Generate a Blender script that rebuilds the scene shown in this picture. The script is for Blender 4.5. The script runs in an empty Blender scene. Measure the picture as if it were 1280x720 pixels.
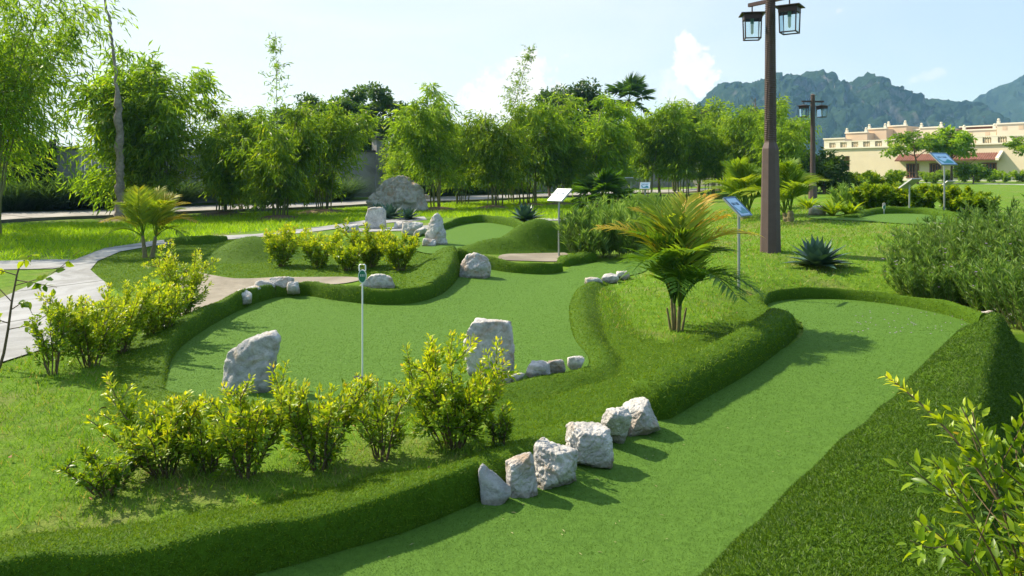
import bpy, bmesh, math, random
import numpy as np
from mathutils import Vector, Matrix, noise as mnoise
from mathutils.geometry import delaunay_2d_cdt

rng = np.random.default_rng(7)
random.seed(7)
SC = bpy.context.scene
COL = SC.collection
PI = math.pi

# ------------------------------------------------------------------ survey: photo -> ground
CAMZ, FPX, HOR = 1.75, 950.0, 218.0

def PZ(px, py, z):
    d = (CAMZ - z) * FPX / (py - HOR)
    return np.array([(px - 640) * d / FPX, d, z])

CTRL = [
 # near fairway
 (100,900,0.0),(640,900,0.0),(1000,900,0.0),(1300,900,.05),(640,720,0.0),(500,700,0.0),(800,720,0.0),(800,600,0.0),(900,540,0.0),(1000,480,.01),
 (1080,470,.02),(1100,428,.06),(1000,400,.10),(1100,395,.11),(1180,405,.12),(1200,425,.08),
 (1000,622,0.0),(1100,531,.01),(895,720,0.0),(1175,462,.02),(940,678,0.0),(1050,575,0.0),
 (1050,386,.07),(1130,396,.07),(1000,386,.07),(1080,377,.09),(1020,395,.07),(1170,400,.08),(1090,405,.07),
 # lawn with the shrubs
 (-300,700,.10),(0,760,.06),(0,620,.12),(150,600,.13),(300,590,.13),(450,580,.12),(560,560,.12),(640,545,.12),(0,540,.14),(120,520,.13),(40,470,.14),(-200,520,.14),
 # big putting green
 (240,480,.05),(350,490,.05),(480,490,.05),(600,470,.06),(330,420,.07),(480,430,.07),(650,430,.08),(700,450,.08),(420,385,.08),(560,390,.09),(680,380,.10),(620,345,.13),(740,335,.15),(660,350,.12),
 # between the green and the fairway
 (760,470,.09),(780,440,.10),(820,420,.12),(845,415,.13),(880,390,.17),(870,435,.06),(820,468,.05),(930,412,.08),(926,365,.31),(940,385,.24),(790,375,.2),(760,390,.17),
 # right mound
 (963,315,.5),(1022,340,.42),(1080,340,.42),(1000,290,.58),(900,320,.42),(850,300,.42),(1150,390,.25),(1250,412,.2),(1300,480,-.08),(1330,440,.0),(1300,560,-.05),(1300,350,.45),(1200,330,.5),(1100,300,.6),
 (1050,272,.76),(1110,266,.8),(1180,266,.8),(1280,270,.8),(1100,245,.92),(1250,240,.95),
 # left, path
 (60,400,.12),(0,430,.13),(120,350,.12),(150,312,.14),(190,320,.16),(250,340,.13),(300,355,.13),(400,350,.14),(0,330,.14),(-100,350,.14),
 (200,285,.2),(0,290,.2),(350,280,.24),(0,265,.3),(300,262,.34),(480,270,.36),(600,256,.44),(690,246,.52),(-200,270,.3),
 # middle
 (450,345,.2),(490,350,.2),(520,330,.28),(300,318,.2),(400,300,.25),(470,295,.28),(600,300,.36),(560,310,.32),(660,300,.36),(670,318,.25),(657,272,.46),(740,320,.25),(770,300,.32),(800,260,.5),
 (740,290,.4),(900,260,.6),
]
_c = np.array([PZ(*c) for c in CTRL])
# far and behind anchors (X, Y, z)
_far = np.array([(-45,45,.4),(-20,50,.5),(0,75,.6),(20,75,.85),(34,82,1.12),(46,70,1.12),(60,60,1.1),(-80,80,.6),(0,150,1.0),(100,150,1.15),(-120,150,.8),(60,110,1.15),
                 (-3,0,.0),(0,0,.0),(3,0,-.05),(-6,2,.1),(6,3,-.05),(0,-6,0),(20,45,.9),(28,60,1.0),(0,600,1.0),(300,600,1.1),(-300,600,1.0)], float)
_c = np.vstack([_c, _far])
def _uv(x, y):
    y = np.maximum(y, 0.0)
    return x/(y+2.5), np.log(y+2.5)
_cu, _cv = _uv(_c[:,0], _c[:,1])
_CU, _CV, _CZ = _cu, _cv, _c[:,2]
def tz(x, y):
    """height of the terrain"""
    x = np.asarray(x, float); y = np.asarray(y, float)
    sh = x.shape
    u, v = _uv(x.ravel(), y.ravel())
    out = np.empty(u.shape)
    for s in range(0, len(u), 20000):
        d2 = ((u[s:s+20000,None]-_CU)/.055)**2 + ((v[s:s+20000,None]-_CV)/.085)**2
        d2 = np.minimum(d2, 1400)
        m = d2.min(axis=1, keepdims=True)
        w = np.exp(-.5*(d2-m)) + 1e-3/(1+d2)
        out[s:s+20000] = (w*_CZ).sum(1)/w.sum(1)
    return out.reshape(sh) if sh else float(out[0])
# smooth the survey once on a log-polar lattice so the mounds roll
_us = np.linspace(-3.2, 3.2, 321); _vs = np.linspace(math.log(2.5), math.log(700), 300)
_UU, _VV = np.meshgrid(_us, _vs)
_raw = tz(_UU*np.exp(_VV), np.exp(_VV)-2.5)
for _ in range(3):
    _p = np.pad(_raw, 1, mode='edge')
    _raw = (_p[:-2,1:-1]+_p[2:,1:-1]+_p[1:-1,:-2]+_p[1:-1,2:]+2*_p[1:-1,1:-1])/6
def tz(x, y):
    x = np.asarray(x, float); y = np.asarray(y, float)
    u, v = _uv(x, y)
    a = np.clip((u-_us[0])/(_us[1]-_us[0]), 0, len(_us)-1.001)
    b = np.clip((v-_vs[0])/(_vs[1]-_vs[0]), 0, len(_vs)-1.001)
    i = a.astype(int); j = b.astype(int); f = a-i; g = b-j
    f = f*f*(3-2*f)*.5+f*.5; g = g*g*(3-2*g)*.5+g*.5
    r = (_raw[j,i]*(1-f)+_raw[j,i+1]*f)*(1-g)+(_raw[j+1,i]*(1-f)+_raw[j+1,i+1]*f)*g
    e_=np.sqrt(((x-4.35)/1.75)**2+((y-9.05)/1.35)**2); w_=np.clip((1.35-e_)/.5,0,1); w_=w_*w_*(3-2*w_); r=r*(1-w_)+.075*w_
    r=r+lip(x,y)
    return r if r.shape else float(r)
def lip(x, y):
    '''ramp and lip across the fairway before the round end'''
    a=np.array([3.07,8.1]); b=np.array([4.40,7.54]); L=np.linalg.norm(b-a); t=(b-a)/L; n=np.array([-t[1],t[0]])
    u=((x-a[0])*t[0]+(y-a[1])*t[1])/L; q=(x-a[0])*n[0]+(y-a[1])*n[1]
    p=np.where(q<0,np.clip(1+q/1.5,0,1)**2,0)+np.where(q>=0,1-np.clip(q/.32,0,1)**2*(3-2*np.clip(q/.32,0,1)),0)
    w=np.clip((u+.5)/.4,0,1)*np.clip((1.5-u)/.4,0,1)
    return .085*p*w
def G(px, py):
    z = .1
    for _ in range(60):
        d = (CAMZ-z)*FPX/(py-HOR)
        z = .5*z+.5*tz((px-640)*d/FPX, d)
    d = (CAMZ-z)*FPX/(py-HOR)
    return np.array([(px-640)*d/FPX, d, z])
FLAT=set()
def GP(pts): return np.array([PZ(*p,0.0) if tuple(p) in FLAT else G(*p) for p in pts])
def proj(p):
    p = np.asarray(p)
    y = np.maximum(p[...,1], .05)
    return 640+p[...,0]*FPX/y, HOR+(CAMZ-p[...,2])*FPX/y

# ------------------------------------------------------------------ mesh helpers
class Geo:
    def __init__(s): s.v=[]; s.f=[]; s.n=0; s.tint=[]; s.mat=[]; s.smooth=[]
    def add(s, v, f, tint=.5, mat=0, smooth=False):
        """v (n,3), f (m,k) array or list of index tuples"""
        v = np.asarray(v, float).reshape(-1,3)
        if isinstance(f, np.ndarray): fs=[f+s.n]
        else:
            by={}
            for t in f: by.setdefault(len(t),[]).append(t)
            fs=[np.array(x)+s.n for x in by.values()]
        s.v.append(v); s.n+=len(v)
        off=0
        for a in fs:
            s.f.append(a); m=len(a)
            t = np.asarray(tint,float)
            s.tint.append(np.full(m,float(t)) if t.ndim==0 else t[off:off+m]); off+=m
            s.mat.append(np.full(m,mat,int)); s.smooth.append(np.full(m,smooth))
    def mesh(s, name, mats):
        me=bpy.data.meshes.new(name)
        v=np.concatenate(s.v); 
        loops=np.concatenate([a.ravel() for a in s.f]); sizes=np.concatenate([np.full(len(a),a.shape[1]) for a in s.f])
        me.vertices.add(len(v)); me.vertices.foreach_set('co', v.astype(np.float32).ravel())
        me.loops.add(len(loops)); me.loops.foreach_set('vertex_index', loops.astype(np.int32))
        me.polygons.add(len(sizes)); st=np.concatenate([[0],np.cumsum(sizes)[:-1]])
        me.polygons.foreach_set('loop_start', st.astype(np.int32)); 
        me.polygons.foreach_set('material_index', np.concatenate(s.mat).astype(np.int32))
        me.polygons.foreach_set('use_smooth', np.concatenate(s.smooth))
        at=me.attributes.new('tint','FLOAT','FACE'); at.data.foreach_set('value', np.concatenate(s.tint).astype(np.float32))
        for m in (mats if isinstance(mats,(list,tuple)) else [mats]): me.materials.append(m)
        me.update(calc_edges=True); me.validate()
        return me
def put(name, geo, mats, parent=None, loc=None):
    me = geo.mesh(name, mats) if isinstance(geo, Geo) else geo
    o=bpy.data.objects.new(name, me); COL.objects.link(o)
    if loc is not None: o.location=Vector(loc)
    if parent is not None: o.parent=parent
    return o
def tag(o, label=None, cat=None, group=None, kind=None):
    if label: o['label']=label
    if cat: o['category']=cat
    if group: o['group']=group
    if kind: o['kind']=kind
    return o
def thing(name, loc, label, cat, group=None, rz=0.0, sc=1.0):
    o=bpy.data.objects.new(name,None); COL.objects.link(o); o.location=Vector(loc); o.rotation_euler=(0,0,rz); o.scale=(sc,)*3 if np.isscalar(sc) else sc
    o.empty_display_size=.1
    return tag(o,label,cat,group)
def clone(o, loc, label, rz=0.0, sc=1.0, group=None, tilt=(0,0)):
    """copy of a thing with its parts and sub-parts (mesh data shared)"""
    c=o.copy(); COL.objects.link(c); c.location=Vector(loc); c.rotation_euler=(tilt[0],tilt[1],rz); c.scale=(sc,)*3 if np.isscalar(sc) else sc
    c['label']=label
    if group: c['group']=group
    for ch in list(o.children):
        k=ch.copy(); COL.objects.link(k); k.parent=c
        for g in list(ch.children):
            q=g.copy(); COL.objects.link(q); q.parent=k
    return c
def nrm(a):
    a=np.asarray(a,float); return a/np.maximum(np.linalg.norm(a,axis=-1,keepdims=True),1e-9)
def box(g, c, s, rot=None, mat=0, tint=.5, bev=0):
    x,y,z=[k/2 for k in s]
    v=np.array([(-x,-y,-z),(x,-y,-z),(x,y,-z),(-x,y,-z),(-x,-y,z),(x,-y,z),(x,y,z),(-x,y,z)],float)
    if rot is not None: v=v@np.asarray(rot).T
    g.add(v+np.asarray(c), np.array([(0,3,2,1),(4,5,6,7),(0,1,5,4),(1,2,6,5),(2,3,7,6),(3,0,4,7)]), tint, mat)
def rotz(a): c,s=math.cos(a),math.sin(a); return np.array([(c,-s,0),(s,c,0),(0,0,1.)])
def tube(g, pts, rad, n=6, mat=0, tint=.5, cap=True):
    pts=np.asarray(pts,float); rad=np.broadcast_to(np.asarray(rad,float),(len(pts),))
    t=nrm(np.gradient(pts,axis=0))
    ref=np.array([1.,0,0]) if abs(t[:,0]).mean()<.7 else np.array([0,1.,0])
    a=nrm(np.cross(t,ref)); b=np.cross(t,a)
    th=np.arange(n)*2*PI/n
    ring=pts[:,None]+rad[:,None,None]*(np.cos(th)[None,:,None]*a[:,None]+np.sin(th)[None,:,None]*b[:,None])
    v=ring.reshape(-1,3); m=len(pts)
    i=np.arange(m-1)[:,None]*n; j=np.arange(n)[None]; k=(np.arange(n)+1)%n
    f=np.stack([i+j,i+k[None],i+n+k[None],i+n+j],-1).reshape(-1,4)
    g.add(v,f,tint,mat,True)
    if cap: g.add(v[-n:],[tuple(range(n))],tint,mat); g.add(v[:n],[tuple(range(n-1,-1,-1))],tint,mat)
def leaves(g, c, d, up, L, W, tint, mat=0, droop=.15, fold=.18, fine=False):
    """a batch of leaves: c base points, d directions, up normals"""
    n=len(c); d=nrm(d); side=nrm(np.cross(d,up)); nn=np.cross(side,d)
    L=np.broadcast_to(L,(n,))[:,None]; W=np.broadcast_to(W,(n,))[:,None]
    if not fine:
        mid=c+d*L*.45
        l=mid+side*W*.5+nn*W*fold; r=mid-side*W*.5+nn*W*fold; tip=c+d*L-nn*L*droop
        v=np.stack([c,l,tip,r],1).reshape(-1,3); b=np.arange(n)[:,None]*4
        f=np.concatenate([b+np.array([[0,2,1]]),b+np.array([[0,3,2]])]); g.add(v,f,np.concatenate([tint,tint]),mat)
    else:
        m1=c+d*L*.33-nn*L*droop*.1; m2=c+d*L*.68-nn*L*droop*.45; tip=c+d*L-nn*L*droop
        l1=m1+side*W*.5+nn*W*fold; r1=m1-side*W*.5+nn*W*fold; l2=m2+side*W*.38+nn*W*fold; r2=m2-side*W*.38+nn*W*fold
        v=np.stack([c,m1,m2,tip,l1,r1,l2,r2],1).reshape(-1,3); b=np.arange(n)[:,None]*8
        q=np.concatenate([b+np.array([[1,2,6,4]]),b+np.array([[1,5,7,2]])]); t=np.concatenate([b+np.array([[0,1,4]]),b+np.array([[0,5,1]]),b+np.array([[2,3,6]]),b+np.array([[2,7,3]])])
        g.add(v,q,np.concatenate([tint]*2),mat,True); g.v.append(np.zeros((0,3)))
        # second face batch on the same vertices
        g.f.append(t+g.n-len(v)); m=len(t); g.tint.append(np.concatenate([tint]*4)); g.mat.append(np.full(m,mat,int)); g.smooth.append(np.full(m,True))
def unit(n):
    return nrm(rng.normal(size=(n,3)))
def inpoly(x, y, poly):
    poly=np.asarray(poly)[:,:2]; r=np.zeros(np.shape(x),bool); j=len(poly)-1
    for i in range(len(poly)):
        xi,yi=poly[i]; xj,yj=poly[j]
        if yi!=yj:
            r^=((yi>y)!=(yj>y))&(x<(xj-xi)*(y-yi)/(yj-yi)+xi)
        j=i
    return r
def spline(pts, step, closed=False):
    """Catmull-Rom through rows of any width; spacing by the first two columns"""
    P=np.asarray(pts,float); n=len(P); out=[]
    for i in range(n if closed else n-1):
        if closed: a,b,c,d=P[(i-1)%n],P[i],P[(i+1)%n],P[(i+2)%n]
        else: a,b,c,d=P[max(i-1,0)],P[i],P[i+1],P[min(i+2,n-1)]
        m=max(1,int(math.ceil(np.linalg.norm((c-b)[:2])/step)))
        t=(np.arange(m)/m)[:,None]
        t0=np.linalg.norm((b-a)[:2])**.5+1e-6; t1=np.linalg.norm((c-b)[:2])**.5+1e-6; t2=np.linalg.norm((d-c)[:2])**.5+1e-6
        m1=((b-a)/t0-(c-a)/(t0+t1)+(c-b)/t1)*t1 if np.linalg.norm(b-a)>0 else (c-b)
        m2=((c-b)/t1-(d-b)/(t1+t2)+(d-c)/t2)*t1 if np.linalg.norm(d-c)>0 else (c-b)
        out.append((2*t**3-3*t**2+1)*b+(t**3-2*t**2+t)*m1+(-2*t**3+3*t**2)*c+(t**3-t**2)*m2)
    if not closed: out.append(P[-1:])
    return np.concatenate(out)
def blades(V, T, dens, length, width, tilt=.5, bend=.3, normal=True, tint=(0,1)):
    """grass blades over the triangles T of V; dens, length, width: functions of points"""
    a,b,c=V[T[:,0]],V[T[:,1]],V[T[:,2]]
    cr=np.cross(b-a,c-a); ar=np.linalg.norm(cr,axis=1)*.5; nn=nrm(cr); nn*=np.sign(nn[:,2:3]+1e-6)
    cen=(a+b+c)/3
    k=rng.poisson(ar*dens(cen)); idx=np.repeat(np.arange(len(T)),k); n=len(idx)
    r1=np.sqrt(rng.random(n))[:,None]; r2=rng.random(n)[:,None]
    p=a[idx]*(1-r1)+b[idx]*r1*(1-r2)+c[idx]*r1*r2
    N=nn[idx] if normal else np.tile([0,0,1.],(n,1))
    h=rng.normal(size=(n,3)); h-=N*(h*N).sum(1,keepdims=True); h=nrm(h)
    d=nrm(N+h*tilt*rng.random((n,1))*1.4+np.array([0,0,.2]))
    L=(length(p)*rng.uniform(.55,1.25,n))[:,None]; W=width(p)[:,None]
    s=nrm(np.cross(d,rng.normal(size=(n,3))))
    tip=p+d*L+h*L*bend*rng.random((n,1)); base=p-d*.004
    v=np.stack([base-s*W*.5,base+s*W*.5,tip],1).reshape(-1,3)
    return v, (np.arange(n)[:,None]*3+np.arange(3)), rng.uniform(*tint,n)
def inframe(p, m=.22):
    px,py=proj(p); return (px>-1280*m)&(px<1280*(1+m))&(py<720*1.12)&(p[...,1]>1)

# ------------------------------------------------------------------ materials
def mat(name):
    m=bpy.data.materials.new(name); m.use_nodes=True; nt=m.node_tree; nt.nodes.clear()
    out=nt.nodes.new('ShaderNodeOutputMaterial'); return m,nt,out
def N(nt,t,**kw):
    n=nt.nodes.new(t)
    for k,v in kw.items():
        if k in n.inputs: n.inputs[k].default_value=v
        else: setattr(n,k,v)
    return n
def ramp(nt, fac, stops):
    r=nt.nodes.new('ShaderNodeValToRGB'); e=r.color_ramp.elements
    while len(e)<len(stops): e.new(.5)
    for i,(p,c) in enumerate(stops): e[i].position=p; e[i].color=(*c,1)
    nt.links.new(fac,r.inputs[0]); return r.outputs[0]
def mixc(nt, fac, a, b, mode='MIX'):
    m=nt.nodes.new('ShaderNodeMix'); m.data_type='RGBA'; m.blend_type=mode
    for v,s in ((fac,m.inputs[0]),(a,m.inputs[6]),(b,m.inputs[7])):
        if hasattr(v,'is_linked'): nt.links.new(v,s)
        else: s.default_value=v if not isinstance(v,tuple) else (*v,1)
    return m.outputs[2]
def noisef(nt, scale, detail=4, rough=.55, vec=None, dist=0):
    n=N(nt,'ShaderNodeTexNoise',Scale=scale,Detail=detail,Roughness=rough,Distortion=dist)
    if vec is not None: nt.links.new(vec,n.inputs['Vector'])
    return n.outputs[0]
def pos(nt): return N(nt,'ShaderNodeNewGeometry').outputs['Position']
def objc(nt): return N(nt,'ShaderNodeTexCoord').outputs['Object']
def bump(nt, h, strength=.5, dist=.01, prev=None):
    b=N(nt,'ShaderNodeBump',Strength=strength,Distance=dist); nt.links.new(h,b.inputs['Height'])
    if prev is not None: nt.links.new(prev,b.inputs['Normal'])
    return b.outputs[0]
def leafmat(name, stops, trans=.45, rough=.45, spec=.35, tcol=None, var=.12):
    """leaf: tint attribute -> colour; part of the light passes through"""
    m,nt,out=mat(name)
    at=N(nt,'ShaderNodeAttribute',attribute_name='tint')
    c=ramp(nt,at.outputs['Fac'],stops)
    inf=N(nt,'ShaderNodeObjectInfo')
    hs=N(nt,'ShaderNodeHueSaturation',Saturation=1.0)
    mr=N(nt,'ShaderNodeMapRange'); mr.inputs[3].default_value=1-var; mr.inputs[4].default_value=1+var; nt.links.new(inf.outputs['Random'],mr.inputs[0]); nt.links.new(mr.outputs[0],hs.inputs['Value'])
    nt.links.new(c,hs.inputs['Color']); c=hs.outputs[0]
    p=N(nt,'ShaderNodeBsdfPrincipled',Roughness=rough); p.inputs['Specular IOR Level'].default_value=spec; nt.links.new(c,p.inputs['Base Color'])
    t=N(nt,'ShaderNodeBsdfTranslucent'); 
    tc=mixc(nt,1.0,c,tcol or (1.5,1.35,.5),'MULTIPLY'); nt.links.new(tc,t.inputs[0])
    mx=N(nt,'ShaderNodeMixShader'); mx.inputs[0].default_value=trans
    nt.links.new(p.outputs[0],mx.inputs[1]); nt.links.new(t.outputs[0],mx.inputs[2]); nt.links.new(mx.outputs[0],out.inputs[0])
    return m
def plain(name, col, rough=.6, spec=.4, metal=0, nscale=0, var=.15, bumps=0, bscale=60, bdist=.004, coords='obj'):
    m,nt,out=mat(name); p=N(nt,'ShaderNodeBsdfPrincipled',Roughness=rough,Metallic=metal); p.inputs['Specular IOR Level'].default_value=spec
    v=objc(nt) if coords=='obj' else pos(nt)
    if nscale:
        f=noisef(nt,nscale,5,.6,v); c=mixc(nt,f,tuple(x*(1-var*2) for x in col),tuple(min(1,x*(1+var*1.6)) for x in col)); nt.links.new(c,p.inputs['Base Color'])
    else: p.inputs['Base Color'].default_value=(*col,1)
    if bumps: nt.links.new(bump(nt,noisef(nt,bscale,6,.65,v),bumps,bdist),p.inputs['Normal'])
    nt.links.new(p.outputs[0],out.inputs[0]); return m
M={}
# clipped putting turf
def turfmat(name, a, b, sc=1.0, bs=.6):
    m,nt,out=mat(name); v=pos(nt); p=N(nt,'ShaderNodeBsdfPrincipled',Roughness=.75); p.inputs['Specular IOR Level'].default_value=.08
    big=noisef(nt,1.3,4,.6,v,.6); fine=noisef(nt,170*sc,3,.7,v); mid=noisef(nt,22*sc,5,.7,v)
    c=mixc(nt,fine,tuple(x*.55 for x in a),tuple(x*1.3 for x in b)); c2=mixc(nt,big,a,b); c=mixc(nt,.5,c,c2)
    rp=ramp(nt,mid,[(.32,(.72,.74,.7)),(.62,(1.12,1.1,1.1))]); c=mixc(nt,.75,c,rp,'MULTIPLY')
    nt.links.new(c,p.inputs['Base Color'])
    h=N(nt,'ShaderNodeMath',operation='ADD'); nt.links.new(fine,h.inputs[0]); nt.links.new(mid,h.inputs[1])
    nt.links.new(bump(nt,h.outputs[0],bs,.012),p.inputs['Normal']); nt.links.new(p.outputs[0],out.inputs[0]); return m
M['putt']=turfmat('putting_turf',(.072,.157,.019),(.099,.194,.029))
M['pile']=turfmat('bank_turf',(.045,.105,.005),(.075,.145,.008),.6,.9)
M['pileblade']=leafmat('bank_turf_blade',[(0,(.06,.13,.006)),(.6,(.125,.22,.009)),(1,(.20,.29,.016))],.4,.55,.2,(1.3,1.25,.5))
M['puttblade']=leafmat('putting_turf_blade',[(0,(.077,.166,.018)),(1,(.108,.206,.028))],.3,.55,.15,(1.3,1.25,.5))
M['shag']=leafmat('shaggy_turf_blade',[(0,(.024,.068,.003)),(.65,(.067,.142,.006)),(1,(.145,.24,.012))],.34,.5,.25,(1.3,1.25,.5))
M['grassblade']=leafmat('lawn_blade',[(0,(.085,.19,.008)),(.55,(.155,.295,.014)),(.86,(.22,.35,.022)),(.93,(.30,.27,.10)),(1,(.38,.31,.15))],.4,.5,.3,(1.4,1.3,.5))
M['lushblade']=leafmat('lush_blade',[(0,(.15,.29,.006)),(.6,(.26,.44,.010)),(1,(.36,.52,.02))],.55,.5,.3,(1.4,1.3,.4))
# lawn / earth
def groundmat():
    m,nt,out=mat('lawn_ground'); v=pos(nt); p=N(nt,'ShaderNodeBsdfPrincipled',Roughness=.9); p.inputs['Specular IOR Level'].default_value=.1
    a=noisef(nt,.9,5,.65,v,.5); b=noisef(nt,9,5,.7,v); f=noisef(nt,60,4,.75,v)
    g=ramp(nt,b,[(.25,(.058,.13,.008)),(.5,(.115,.22,.014)),(.75,(.175,.285,.022))])
    dry=ramp(nt,a,[(.50,(0,0,0)),(.66,(1,1,1))]); dry2=mixc(nt,1.0,dry,b,'MULTIPLY')
    g=mixc(nt,dry2,g,(.24,.20,.09))
    g=mixc(nt,.55,g,ramp(nt,f,[(.3,(.5,.5,.45)),(.7,(1.35,1.3,1.3))]),'MULTIPLY')
    at=N(nt,'ShaderNodeAttribute',attribute_name='turf')
    t=ramp(nt,b,[(.25,(.045,.105,.004)),(.7,(.080,.155,.007))]); t=mixc(nt,.6,t,ramp(nt,f,[(.3,(.55,.55,.5)),(.7,(1.3,1.3,1.3))]),'MULTIPLY')
    g=mixc(nt,at.outputs['Fac'],g,t)
    nt.links.new(g,p.inputs['Base Color']); nt.links.new(bump(nt,f,.8,.02,bump(nt,b,.5,.05)),p.inputs['Normal']); nt.links.new(p.outputs[0],out.inputs[0]); return m
M['ground']=groundmat()
def concretemat(name, a, b, joint=None):
    m,nt,out=mat(name); v=pos(nt); p=N(nt,'ShaderNodeBsdfPrincipled',Roughness=.85); p.inputs['Specular IOR Level'].default_value=.25
    n1=noisef(nt,1.1,6,.65,v,.3); n2=noisef(nt,45,5,.7,v); c=mixc(nt,n1,a,b); c=mixc(nt,.45,c,ramp(nt,n2,[(.3,(.75,.75,.75)),(.7,(1.12,1.12,1.12))]),'MULTIPLY')
    n4=noisef(nt,.45,6,.7,v,1.5); c=mixc(nt,.8,c,ramp(nt,n4,[(.40,(.62,.61,.58)),(.56,(1.05,1.05,1.05))]),'MULTIPLY')
    if joint:
        mp=N(nt,'ShaderNodeMapping'); mp.inputs['Rotation'].default_value=(0,0,joint[1]); nt.links.new(v,mp.inputs[0]); w=N(nt,'ShaderNodeTexWave',Scale=.314/joint[0]); nt.links.new(mp.outputs[0],w.inputs[0]); c=mixc(nt,.9,c,ramp(nt,w.outputs[0],[(.0,(.35,.34,.32)),(.004,(1,1,1))]),'MULTIPLY')
    nt.links.new(c,p.inputs['Base Color']); nt.links.new(bump(nt,n2,.4,.01),p.inputs['Normal']); nt.links.new(p.outputs[0],out.inputs[0]); return m
M['path']=concretemat('path_concrete',(.25,.255,.255),(.40,.40,.39),(2.2,.5))
M['road']=concretemat('road_concrete',(.30,.285,.265),(.40,.375,.345),(5.0,-.9))
M['kerbstone']=concretemat('kerb_concrete',(.10,.10,.075),(.19,.17,.12))
M['sand']=concretemat('sand',(.23,.20,.15),(.33,.29,.225))
M['soil']=concretemat('soil_litter',(.13,.075,.045),(.22,.15,.09))
def rockmat(name, a, b, stain, vein=.35):
    m,nt,out=mat(name); v=objc(nt); p=N(nt,'ShaderNodeBsdfPrincipled',Roughness=.85); p.inputs['Specular IOR Level'].default_value=.25
    inf=N(nt,'ShaderNodeObjectInfo'); ad=N(nt,'ShaderNodeVectorMath',operation='ADD'); nt.links.new(v,ad.inputs[0])
    sc=N(nt,'ShaderNodeVectorMath',operation='SCALE'); cmb=N(nt,'ShaderNodeCombineXYZ'); 
    for k in range(3): nt.links.new(inf.outputs['Random'],cmb.inputs[k])
    nt.links.new(cmb.outputs[0],sc.inputs[0]); sc.inputs['Scale'].default_value=37; nt.links.new(sc.outputs[0],ad.inputs[1]); v=ad.outputs[0]
    n1=noisef(nt,5,6,.65,v,.5); n2=noisef(nt,26,7,.72,v,.3); n3=noisef(nt,3.2,4,.6,v,1.2)
    c=mixc(nt,ramp(nt,n1,[(.35,(0,0,0)),(.65,(1,1,1))]),a,b)
    c=mixc(nt,ramp(nt,n3,[(.52,(0,0,0)),(.68,(.75,.75,.75))]),c,stain)
    tcz=N(nt,'ShaderNodeSeparateXYZ'); nt.links.new(objc(nt),tcz.inputs[0]); dz_=N(nt,'ShaderNodeMath',operation='MULTIPLY_ADD'); nt.links.new(n1,dz_.inputs[0]); dz_.inputs[1].default_value=-.06; nt.links.new(tcz.outputs[2],dz_.inputs[2]); c=mixc(nt,ramp(nt,dz_.outputs[0],[(0,(.6,.6,.6)),(.02,(0,0,0))]),c,(.20,.17,.10))
    vo=N(nt,'ShaderNodeTexVoronoi',feature='DISTANCE_TO_EDGE',Scale=7.0); nt.links.new(v,vo.inputs['Vector'])
    wv=N(nt,'ShaderNodeVectorMath',operation='ADD'); 
    crack=ramp(nt,vo.outputs[0],[(0,(vein,)*3),(.035,(1,1,1))]); c=mixc(nt,.0,c,crack,'MULTIPLY')
    c=mixc(nt,.8,c,ramp(nt,n2,[(.28,(.5,.5,.5)),(.5,(.95,.95,.95)),(.75,(1.2,1.2,1.2))]),'MULTIPLY')
    nt.links.new(c,p.inputs['Base Color']); nt.links.new(bump(nt,n2,.85,.03,bump(nt,n1,.4,.06)),p.inputs['Normal']); nt.links.new(p.outputs[0],out.inputs[0]); return m
M['rock']=rockmat('limestone',(.42,.40,.37),(.70,.665,.61),(.44,.30,.18))
M['rockgrey']=rockmat('limestone_grey',(.34,.335,.33),(.58,.56,.52),(.44,.33,.21))
M['rocktan']=rockmat('limestone_tan',(.36,.33,.27),(.52,.47,.38),(.40,.26,.14))
M['bark']=plain('bark',(.16,.115,.075),.9,.15,0,14,.3,.8,50,.01)
M['culm']=leafmat('bamboo_culm',[(0,(.10,.11,.03)),(1,(.20,.19,.06))],0.02,.45,.4)
M['stem']=plain('shrub_stem',(.14,.10,.055),.85,.2,0,30,.3)
M['palmstem']=plain('palm_stem',(.20,.17,.07),.7,.3,0,20,.35,.5,60,.006)
M['bamboo']=leafmat('bamboo_leaf',[(0,(.07,.15,.014)),(.5,(.15,.255,.02)),(.85,(.18,.30,.02)),(1,(.26,.32,.03))],.58,.42,.4,(2.1,1.9,.5),.22)
M['bamboolight']=leafmat('bamboo_leaf_pale',[(0,(.075,.16,.018)),(.5,(.155,.27,.025)),(1,(.26,.37,.045))],.58,.45,.35,(1.9,1.7,.5),.15)
M['broad']=leafmat('broad_leaf',[(0,(.03,.075,.02)),(.6,(.065,.135,.028)),(1,(.11,.19,.035))],.42,.4,.4,(1.9,1.7,.5),.2)
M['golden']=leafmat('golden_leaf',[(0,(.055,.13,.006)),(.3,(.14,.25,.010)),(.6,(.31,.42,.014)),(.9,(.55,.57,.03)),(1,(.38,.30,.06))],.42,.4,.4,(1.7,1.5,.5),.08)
M['ruellia']=leafmat('narrow_leaf',[(0,(.06,.14,.02)),(.55,(.145,.26,.045)),(1,(.31,.43,.15))],.45,.35,.55,(1.4,1.35,.5),.12)
M['agave']=leafmat('agave_leaf',[(0,(.035,.085,.06)),(1,(.075,.15,.10))],.06,.4,.45)
M['palm']=leafmat('palm_leaflet',[(0,(.02,.06,.015)),(.45,(.075,.17,.02)),(.7,(.21,.31,.025)),(.85,(.42,.36,.03)),(1,(.45,.26,.03))],.48,.5,.22,(1.8,1.6,.5),.05)
M['tuft']=leafmat('tall_grass_blade',[(0,(.035,.085,.03)),(1,(.09,.17,.06))],.4,.5,.3)
M['hedge']=leafmat('hedge_leaf',[(0,(.012,.035,.012)),(1,(.035,.075,.02))],.3,.5,.3)
M['flower']=plain('purple_petal',(.42,.26,.55),.7,.2)
M['pole']=plain('lamp_pole_brown',(.105,.072,.062),.6,.3,0,9,.15,.6,260,.004)
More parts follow.
